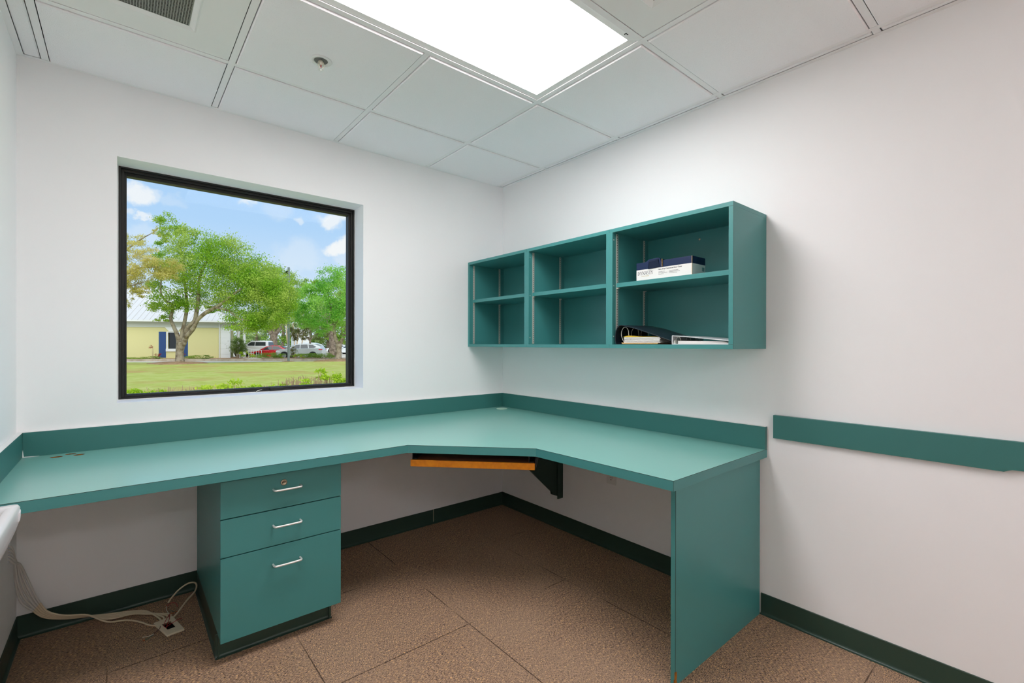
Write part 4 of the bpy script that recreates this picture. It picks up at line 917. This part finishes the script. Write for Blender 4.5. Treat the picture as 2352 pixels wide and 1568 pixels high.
# yellow building: x along the facade to the left, y towards the viewer
P0 = out(-28.68, 47.5); P1 = out(-37.15, 45.0); fd = (P1-P0).normalized(); rz = math.atan2(fd.y, fd.x)
bt = thing('building', (P0.x, P0.y, ZG), 'low yellow building with white metal roof and blue shutters behind the big tree', 'building', rz=rz)
ydir = -1 if Vector((-fd.y, fd.x, 0)).dot(FH) > 0 else 1      # sign of local y that faces the viewer
def bb(name, m_, *boxes, bevel=0, par=bt):
    b = MB()
    for (x0, x1, y0, y1, z0, z1) in boxes: b.box(x0, x1, y0*ydir, y1*ydir, z0-ZG, z1-ZG)
    return b.build(name, m_, par, local=True, bevel=bevel)
bb('wall', 'yellow', (.1, 5.38-.95, -.25, 0, -.4, 2.85), (5.38, 20, -.25, 0, -.4, 2.85), (4.43, 5.38, -.25, 0, -.4, .72), (4.43, 5.38, -.25, 0, 2.32, 2.85), (2.5, 2.75, -11, -.25, -.4, 2.85))
bb('frieze', 'bgrey', (-.02, 20, -.3, .06, 2.83, 3.18), (-.05, 20, -.3, .12, 3.18, 3.36))
bb('soffit', 'bgrey', (-.5, 20, -11.5, .50, 3.34, 3.40))
bb('gutter', 'bwhite', (-.62, 20, .50, .62, 3.36, 3.52), (-.62, -.5, -11.5, .50, 3.36, 3.52))
b = MB()
for k in range(6): b.box(-.02, .83, -.02*ydir, .07*ydir, -.4-ZG+.55*k+.02, min(-.4+.55*(k+1), 2.84)-ZG)
b.box(.0, .80, -.3*ydir, .05*ydir, -.4-ZG, 2.84-ZG); b.build('corner_quoins', 'bwhite', bt, local=True)
b = MB(); b.tube([(.90, .11*ydir, -.3-ZG), (.90, .11*ydir, 3.36-ZG)], .05, 8); b.build('downspout', 'bwhite', bt, local=True)
fr_ = bb('window', 'bwhite', (5.38, 5.50, -.05, .05, .72, 2.40), (4.31, 4.43, -.05, .05, .72, 2.40), (4.43, 5.38, -.05, .05, 2.32, 2.40), (4.27, 5.54, -.05, .10, .46, .72))
bb('window_glass', 'darkglass', (4.43, 5.38, -.18, -.15, .72, 2.32), par=fr_)
b = MB(); b.prism([(4.55, 2.42-ZG), (5.26, 2.42-ZG), (5.62, 2.83-ZG), (4.19, 2.83-ZG)], 'y', 0, .09*ydir); b.build('lintel', 'bwhite', bt, local=True)
for x0 in (5.56, 3.69):
    b = MB(); b.box(x0, x0+.59, 0, .03*ydir, -.15-ZG, 2.39-ZG)
    for k in range(32): b.box(x0+.05, x0+.54, .03*ydir, .05*ydir, -.10+.078*k-ZG, -.06+.078*k-ZG)
    b.build('shutter', 'blue', bt, local=True)
# hip roof with standing seams
EZ, RZ = 3.50, 7.2; ex, ey = -.62, .62
rp = [(ex, ey), (22, ey), (22, -5.4), (5.4, -5.4), (ex, -11.6), (22, -11.6)]
b = MB(); z_ = lambda i: (RZ if i in (2, 3) else EZ)-ZG
b.add([(p[0], p[1]*ydir, z_(i)) for i, p in enumerate(rp)], [(0, 1, 2, 3), (0, 3, 4), (4, 3, 2, 5)])
sl = (RZ-EZ)/(ey+5.4)
x = 0.0
while x < 21:
    y_top = -5.4 if x > 5.4 else ey-(x-ex)*(ey+5.4)/(5.4-ex)
    b.add([(x-.02, ey*ydir, EZ-ZG), (x+.02, ey*ydir, EZ-ZG), (x+.02, y_top*ydir, EZ+(ey-y_top)*sl-ZG), (x-.02, y_top*ydir, EZ+(ey-y_top)*sl-ZG),
           (x-.02, ey*ydir, EZ+.05-ZG), (x+.02, ey*ydir, EZ+.05-ZG), (x+.02, y_top*ydir, EZ+.05+(ey-y_top)*sl-ZG), (x-.02, y_top*ydir, EZ+.05+(ey-y_top)*sl-ZG)],
          [(0, 1, 5, 4), (1, 2, 6, 5), (3, 0, 4, 7), (4, 5, 6, 7)]); x += .48
b.build('roof', 'roofw', bt, local=True)
b = MB(); b.tube([(ex, ey*ydir, EZ+.05-ZG), (5.4, -5.4*ydir, RZ+.05-ZG)], .035, 6); b.build('hip_flashing', mat('grey_flashing', lin(150, 152, 155), .6), bt, local=True)
bb('porch_beam', 'bwhite', (-1.5, .2, -1.5, -.6, 2.83, 3.10))
for x0 in (-.52, -1.08):
    b = MB(); b.tube([(x0, -.95*ydir, -.3-ZG), (x0, -.95*ydir, 2.83-ZG)], .13, 12); b.build('porch_column', 'bwhite', bt, local=True)
# white building far behind the trees
t_ = thing('building', out(-40.8, 90, ZG), 'white house wall glimpsed far behind the slim tan stems', 'building')
c = out(-40.8, 90); MB().box(c.x-1.1, c.x+1.1, c.y-2, c.y+2, ZG, 5.0).build('wall', 'bwhite', t_)
MB().prism([(c.x-1.4, 5.0), (c.x+1.4, 5.0), (c.x, 5.9)], 'y', c.y-2.3, c.y+2.3).build('roof', 'bgrey', t_)

# ------------------------------------------------------------------ cars
M['tyre'] = mat('tyre_rubber', lin(32, 32, 34), .8, .2); M['rim'] = mat('alloy_rim', lin(170, 172, 176), .3, .5, .7)
M['carwhite'] = mat('white_car_paint', lin(236, 238, 240), .25, .5, coat=.5); M['carsilver'] = mat('silver_car_paint', lin(196, 198, 196), .28, .5, .25, coat=.4)
M['carred'] = mat('red_car_paint', lin(196, 24, 34), .25, .5, coat=.5); M['cargrey'] = mat('grey_car_paint', lin(170, 174, 176), .28, .5, .3, coat=.4)
M['carglass'] = mat('car_glass', lin(52, 60, 62), .06, .7); M['carlamp'] = mat('head_lamp', lin(220, 224, 228), .1, .7); M['tail'] = mat('tail_lamp', lin(200, 30, 34), .2, .6)
M['plasticb'] = mat('black_trim', lin(40, 42, 44), .6, .3)
HEAD = math.atan2(-RH.y, -RH.x)
def car(name, l, d, z, rz, paint, label, Lc, Wc, low, top, glass, wheels, wr, group=None, bed=None):
    """low: body side outline (x forward, z up); top: cabin outline; glass: side window outlines; wheels: x positions"""
    t_ = thing(name, out(l, d, z), label, 'car', group, rz=HEAD+rz); h = Wc/2
    def arch(pts):
        return pts
    b = MB(); b.prism(low, 'y', -h, h); o_ = b.build('body', paint, t_, local=True, bevel=.05, bseg=3)
    b = MB(); n = len(top); zb = min(p[1] for p in top); zt_ = max(p[1] for p in top)
    def hw(z): return h-.06-.26*(z-zb)/(zt_-zb)
    vs = [(p[0], -hw(p[1]), p[1]) for p in top]+[(p[0], hw(p[1]), p[1]) for p in top]
    b.add(vs, [tuple(range(n))[::-1], tuple(range(n, 2*n))]+[(i, (i+1) % n, n+(i+1) % n, n+i) for i in range(n)]); b.build('cabin', paint, t_, local=True, bevel=.04, bseg=3)
    for s_ in (-1, 1):
        for gl_ in glass:
            b = MB(); b.add([(p[0], s_*(hw(p[1])+.012), p[1]) for p in gl_]+[(p[0], s_*(hw(p[1])-.02), p[1]) for p in gl_], [tuple(range(len(gl_))), tuple(range(len(gl_), 2*len(gl_)))[::-1]]); b.build('side_window', 'carglass', t_, local=True)
    # windscreen and rear window on the sloping ends of the cabin
    fr = sorted(top, key=lambda p: -p[0])[0]; ft = sorted([p for p in top if p[1] > zt_-.12], key=lambda p: -p[0])[0]
    re = sorted(top, key=lambda p: p[0])[0]; rt_ = sorted([p for p in top if p[1] > zt_-.12], key=lambda p: p[0])[0]
    for nm_, p, q, s_ in (('windscreen', fr, ft, 1), ('rear_window', re, rt_, -1)):
        a = (p[0]*.9+q[0]*.1, p[1]*.9+q[1]*.1); c = (p[0]*.12+q[0]*.88, p[1]*.12+q[1]*.88); o = .03*s_
        MB().add([(a[0]+o, -hw(a[1])+.08, a[1]+.01), (a[0]+o, hw(a[1])-.08, a[1]+.01), (c[0]+o, hw(c[1])-.08, c[1]+.01), (c[0]+o, -hw(c[1])+.08, c[1]+.01)], [(0, 1, 2, 3)]).build(nm_, 'carglass', t_, local=True, fix=False)
    for wx in wheels:
        for s_ in (-1, 1):
            b = MB(); b.lathe([(wr+.07, s_*(h+.006)), (wr+.07, s_*(h-.10))], (wx, 0, wr), 'y', 24); b.build('wheel_arch', 'plasticb', t_, local=True)
            b = MB(); b.lathe([(wr*.62, s_*(h-.2)), (wr*.95, s_*(h-.2)), (wr, s_*(h-.16)), (wr, s_*(h)), (wr*.93, s_*(h+.02)), (wr*.62, s_*(h+.02))], (wx, 0, wr), 'y', 24); o_ = b.build('wheel', 'tyre', t_, local=True)
            b = MB(); b.lathe([(wr*.60, s_*(h+.01)), (wr*.6, s_*(h+.028)), (wr*.5, s_*(h+.024)), (wr*.12, s_*(h+.03))], (wx, 0, wr), 'y', 16); b.build('hub', 'rim', o_, local=True)
    xf_ = max(p[0] for p in low); xr = min(p[0] for p in low)
    zl = [p[1] for p in low if p[0] > xf_-.35]; zl = max(zl)-.16
    for s_ in (-1, 1):
        b = MB(); b.box(xf_-.45, xf_-.02, s_*(h-.34), s_*(h+.006), zl-.06, zl+.07); b.build('headlamp', 'carlamp', t_, local=True, bevel=.03)
        b = MB(); b.box(xr+.02, xr+.38, s_*(h-.30), s_*(h+.008), .95, 1.08); b.build('tail_lamp', 'tail', t_, local=True, bevel=.03)
        b = MB(); b.box(fr[0]-.62, fr[0]-.42, s_*(h), s_*(h+.17), zb+.03, zb+.19); b.build('mirror', paint, t_, local=True, bevel=.03)
    return t_
suv_low = [(2.35, .45), (2.38, .78), (2.28, .95), (1.9, 1.03), (1.15, 1.10), (-1.9, 1.17), (-2.28, 1.15), (-2.38, .95), (-2.36, .5), (-2.2, .28), (2.2, .26)]
suv_top = [(1.30, 1.07), (.45, 1.56), (.05, 1.64), (-.9, 1.66), (-1.5, 1.60), (-2.05, 1.42), (-2.28, 1.14)]
car('sport_utility_car', -22.95, 51, ZG-.03, .12, 'carsilver', 'silver sport utility car parked behind the island hedge', 4.7, 1.85, suv_low, suv_top,
    [[(.95, 1.14), (.38, 1.50), (-.02, 1.54), (-.05, 1.14)], [(-.12, 1.14), (-.10, 1.55), (-.80, 1.56), (-.92, 1.16)], [(-1.0, 1.17), (-.9, 1.555), (-1.35, 1.52), (-1.75, 1.30), (-1.5, 1.19)]], (1.50, -1.42), .37)
tr_low = [(2.85, .55), (2.9, 1.05), (2.75, 1.20), (1.45, 1.28), (-2.85, 1.30), (-2.95, 1.25), (-2.95, .62), (2.7, .5)]
tr_top = [(1.50, 1.24), (.72, 1.85), (.45, 1.94), (-1.15, 1.94), (-1.32, 1.85), (-1.42, 1.28)]
car('pickup_truck', -31.0, 57.3, ZG+.02, .10, 'carwhite', 'white crew cab pickup truck parked beyond the red car', 5.9, 2.0, tr_low, tr_top,
    [[(1.12, 1.36), (.62, 1.78), (.18, 1.80), (.16, 1.34)], [(.08, 1.34), (.10, 1.80), (-1.05, 1.80), (-1.12, 1.34)]], (1.95, -1.85), .42)
sd_low = [(2.25, .42), (2.3, .62), (2.1, .78), (1.2, .93), (-1.6, 1.0), (-2.15, 1.0), (-2.25, .8), (-2.25, .45), (-2.1, .24), (2.1, .22)]
sd_top = [(1.35, .90), (.45, 1.38), (-.1, 1.46), (-.8, 1.44), (-1.75, .99)]
gsd = [[(.95, .98), (.38, 1.31), (-.08, 1.38), (-.10, .99)], [(-.16, .99), (-.14, 1.38), (-.75, 1.35), (-1.25, 1.05)]]
car('hatchback', -27.35, 53.6, ZG-.10, .10, 'carred', 'red car parked between the white pickup truck and the silver car', 4.5, 1.75, sd_low, [(p[0], p[1]*1.04) for p in sd_top], [[(q[0], q[1]*1.04) for q in g_] for g_ in gsd], (1.4, -1.3), .33)
car('saloon_car', -25.7, 56.0, ZG-.06, .10, 'cargrey', 'light grey car partly hidden between the red car and the silver car', 4.5, 1.78, sd_low, sd_top, gsd, (1.4, -1.3), .33)
car('van', -29.2, 66, ZG, 0, 'carwhite', 'white van seen behind the slim stemmed tree left of the lamp post', 4.8, 1.9, suv_low, [(p[0], p[1]*1.08) for p in suv_top], [[(.95, 1.24), (.38, 1.60), (-.8, 1.64), (-.9, 1.24)], [(-1.0, 1.26), (-.9, 1.64), (-1.5, 1.58), (-1.8, 1.3)]], (1.50, -1.42), .37)
car('saloon_car', -31.0, 84, ZG, .1, 'carwhite', 'small white car far off to the right of the silver car roof', 4.5, 1.78, sd_low, sd_top, gsd, (1.4, -1.3), .33)
car('saloon_car', -25.6, 74, ZG, -.1, 'carwhite', 'small white car far off between the two right tree trunks', 4.5, 1.78, sd_low, sd_top, gsd, (1.4, -1.3), .33)

# ------------------------------------------------------------------ hedges, shrubs, rail
def shrub(name, l, d, z, label, bl_, mm, size, dens, group=None, stems=None, seed=3, cat='shrub'):
    root = out(l, d, z); t_ = thing(name, root, label, cat, group)
    leaves('foliage', bl_, root, mm, t_, size, dens, seed=seed)
    b = MB(); g = random.Random(seed)
    for k in range(stems or 5):
        a = g.uniform(-1, 1); b_ = bl_[g.randrange(len(bl_))]
        p = root+RH*(b_[0]*.6+a*.05); q = root+RH*(b_[0]+a*b_[2]*.5)+Vector((0, 0, b_[1]+b_[3]*.3)); b.tube([p, p.lerp(q, .5)+RH*a*.03, q], [.02, .014, .006], 5)
    b.build('stems', 'twig', t_); return t_
ZI = ZG+.15
shrub('hedge', -24.4, 46.8, ZI, 'low trimmed green hedge in the island, left of the lamp post', [(-1.0, .25, .8, .25), (0, .27, .9, .27), (.9, .27, .8, .27)], 'leafH', .06, 26)
shrub('hedge', -19.85, 47.2, ZI, 'low trimmed green hedge in the island, right of the lamp post', [(-1.7, .22, .7, .22), (-.8, .27, .9, .28), (.1, .27, .9, .28), (.9, .26, .8, .26), (1.6, .2, .6, .2)], 'leafH', .06, 26, seed=4)
for l, lb in ((-23.0, 'small lime green plant just left of the lamp post foot'), (-21.6, 'small lime green plant just right of the lamp post foot'), (-20.9, 'small lime green plant against the left end of the right hedge')):
    shrub('lime_plant', l, 46.6, ZI, lb, [(0, .22, .25, .22)], 'leafL', .06, 22, seed=int(-l*10), cat='plant')
shrub('round_shrub', -27.25, 46.6, ZI, 'rounded dark green bush at the corner of the yellow building', [(0, 1.25, .72, .80), (-.05, 1.7, .5, .4), (.3, .75, .5, .45), (-.3, .9, .4, .4)], 'leafG', .07, 34, stems=8, seed=8)
shrub('red_shrub', -22.3, 47.6, ZI, 'reddish brown bush behind the lamp post', [(0, .65, .42, .5), (.1, .3, .4, .3)], 'leafM', .07, 18, seed=9)
shrub('yellow_shrub', -26.3, 46.2, ZI, 'yellow green shrub at the right foot of the round bush', [(-.2, .45, .45, .35), (.4, .25, .45, .22)], 'leafL', .07, 16, seed=10)
shrub('ground_cover', -34.8, 44.2, ZI, 'low green ground cover along the yellow wall, left part', [(-2.0, .10, 1.6, .14), (0, .12, 1.2, .16), (1.2, .10, .7, .12)], 'leafH', .06, 26, seed=11, cat='ground cover')
shrub('ground_cover', -30.5, 45.4, ZI, 'low green ground cover along the yellow wall, right of the big trunk', [(-1.2, .08, .8, .12), (0, .14, .9, .18), (.9, .16, .6, .2)], 'leafH', .06, 26, seed=12, cat='ground cover')
for l, z, lb in ((-34.3, .9, 'red leaved shrub in front of the left blue shutter'), (-31.5, .1, 'red leaved shrub behind the big trunk')):
    shrub('red_plant', l, 44.6, ZI, lb, [(0, 1.15, .25, .16), (.5, .35, .22, .3)] if z > .5 else [(0, .3, .25, .25)], 'leafR', .06, 12, seed=int(z*10)+20, cat='plant')
t_ = thing('hand_rail', out(-27.0, 47.2, ZI), 'white picket hand rail beside the ramp in front of the parked cars', 'hand rail')
for (z0, z1) in ((1.10, 1.15), (.12, .16)):
    b = MB(); b.tube([out(-27.4, 47.2, z1-.37+.02), out(-25.2, 47.0, z1-.60+.02)], .025, 6); b.build('rail_bar', 'railw', t_)
for k in range(9):
    f_ = k/8; b = MB(); b.tube([out(-27.4+2.2*f_, 47.2-.2*f_, ZI+.02), out(-27.4+2.2*f_, 47.2-.2*f_, 1.15-.37+.02-.23*f_)], .022 if k % 4 else .03, 6); b.build('picket', 'railw', t_)
o_ = poly([(-26.8, 46.3), (-25.0, 44.9), (-24.6, 45.8), (-25.9, 48.8)], ZI+.02, 'ramp', 'concrete', .06); st(o_)

# plants just outside the window
near = [(-6.35, 8.0, .62, 'leafL', 'lime green shrub outside the window at its lower left corner', [(-.25, .74, .26, .10), (.10, .72, .22, .12), (.32, .70, .18, .09)]),
        (-4.83, 8.0, .7, 'leafL', 'wide lime green shrub outside, left of the middle of the window sill', [(-.30, .79, .22, .10), (.0, .84, .25, .12), (.30, .80, .22, .10), (.5, .76, .16, .07)]),
        (-4.12, 8.1, .7, 'leafL', 'low lime green plant outside beside the window latch', [(-.1, .84, .16, .09), (.15, .82, .14, .07)]),
        (-3.20, 8.2, .9, 'leafL', 'tall lime green leafy shrub outside at the lower right of the window', [(-.16, 1.05, .11, .08), (.02, .98, .18, .11), (.22, .94, .16, .10), (-.30, .88, .20, .09)])]
for l, d, h, mm, lb, bl_ in near:
    shrub('leafy_shrub', l, d, ZG, lb, [(q[0], q[1]+.005, q[2]*1.1, q[3]*1.1) for q in bl_], mm, .048, 26, 'shrubs outside under the window', stems=8, seed=int(-l*31))
def twigs(l, d, w_, zt_, n, lb, seed):
    g = random.Random(seed); root = out(l, d, ZG); b = MB()
    for k in range(n):
        a = g.uniform(-w_, w_); h = zt_*g.uniform(.75, 1.0); p = root+RH*a+FH*g.uniform(-.3, .3); q = p+RH*g.uniform(-.10, .10)+Vector((0, 0, h))
        b.tube([p, p.lerp(q, .55)+RH*g.uniform(-.03, .03), q], [.006, .005, .003], 4)
        for _ in range(3):
            s_ = p.lerp(q, g.uniform(.7, .97)); b.tube([s_, s_+RH*g.uniform(-.06, .06)+FH*g.uniform(-.05, .05)+Vector((0, 0, g.uniform(.02, .07)))], [.0035, .003], 4)
    o_ = b.build('twiggy_shrub', 'twig'); tag(o_, lb, 'shrub', 'bare clipped shrubs outside under the window'); return o_
twigs(-5.72, 8.1, .50, .86, 90, 'bare brown clipped twigs outside at the lower left of the window', 1)
twigs(-3.68, 8.35, .48, 1.02, 230, 'dense bare brown clipped twigs outside right of the window latch', 2)
twigs(-2.80, 8.2, .22, .98, 30, 'sparse bare twigs outside at the far lower right of the window', 3)
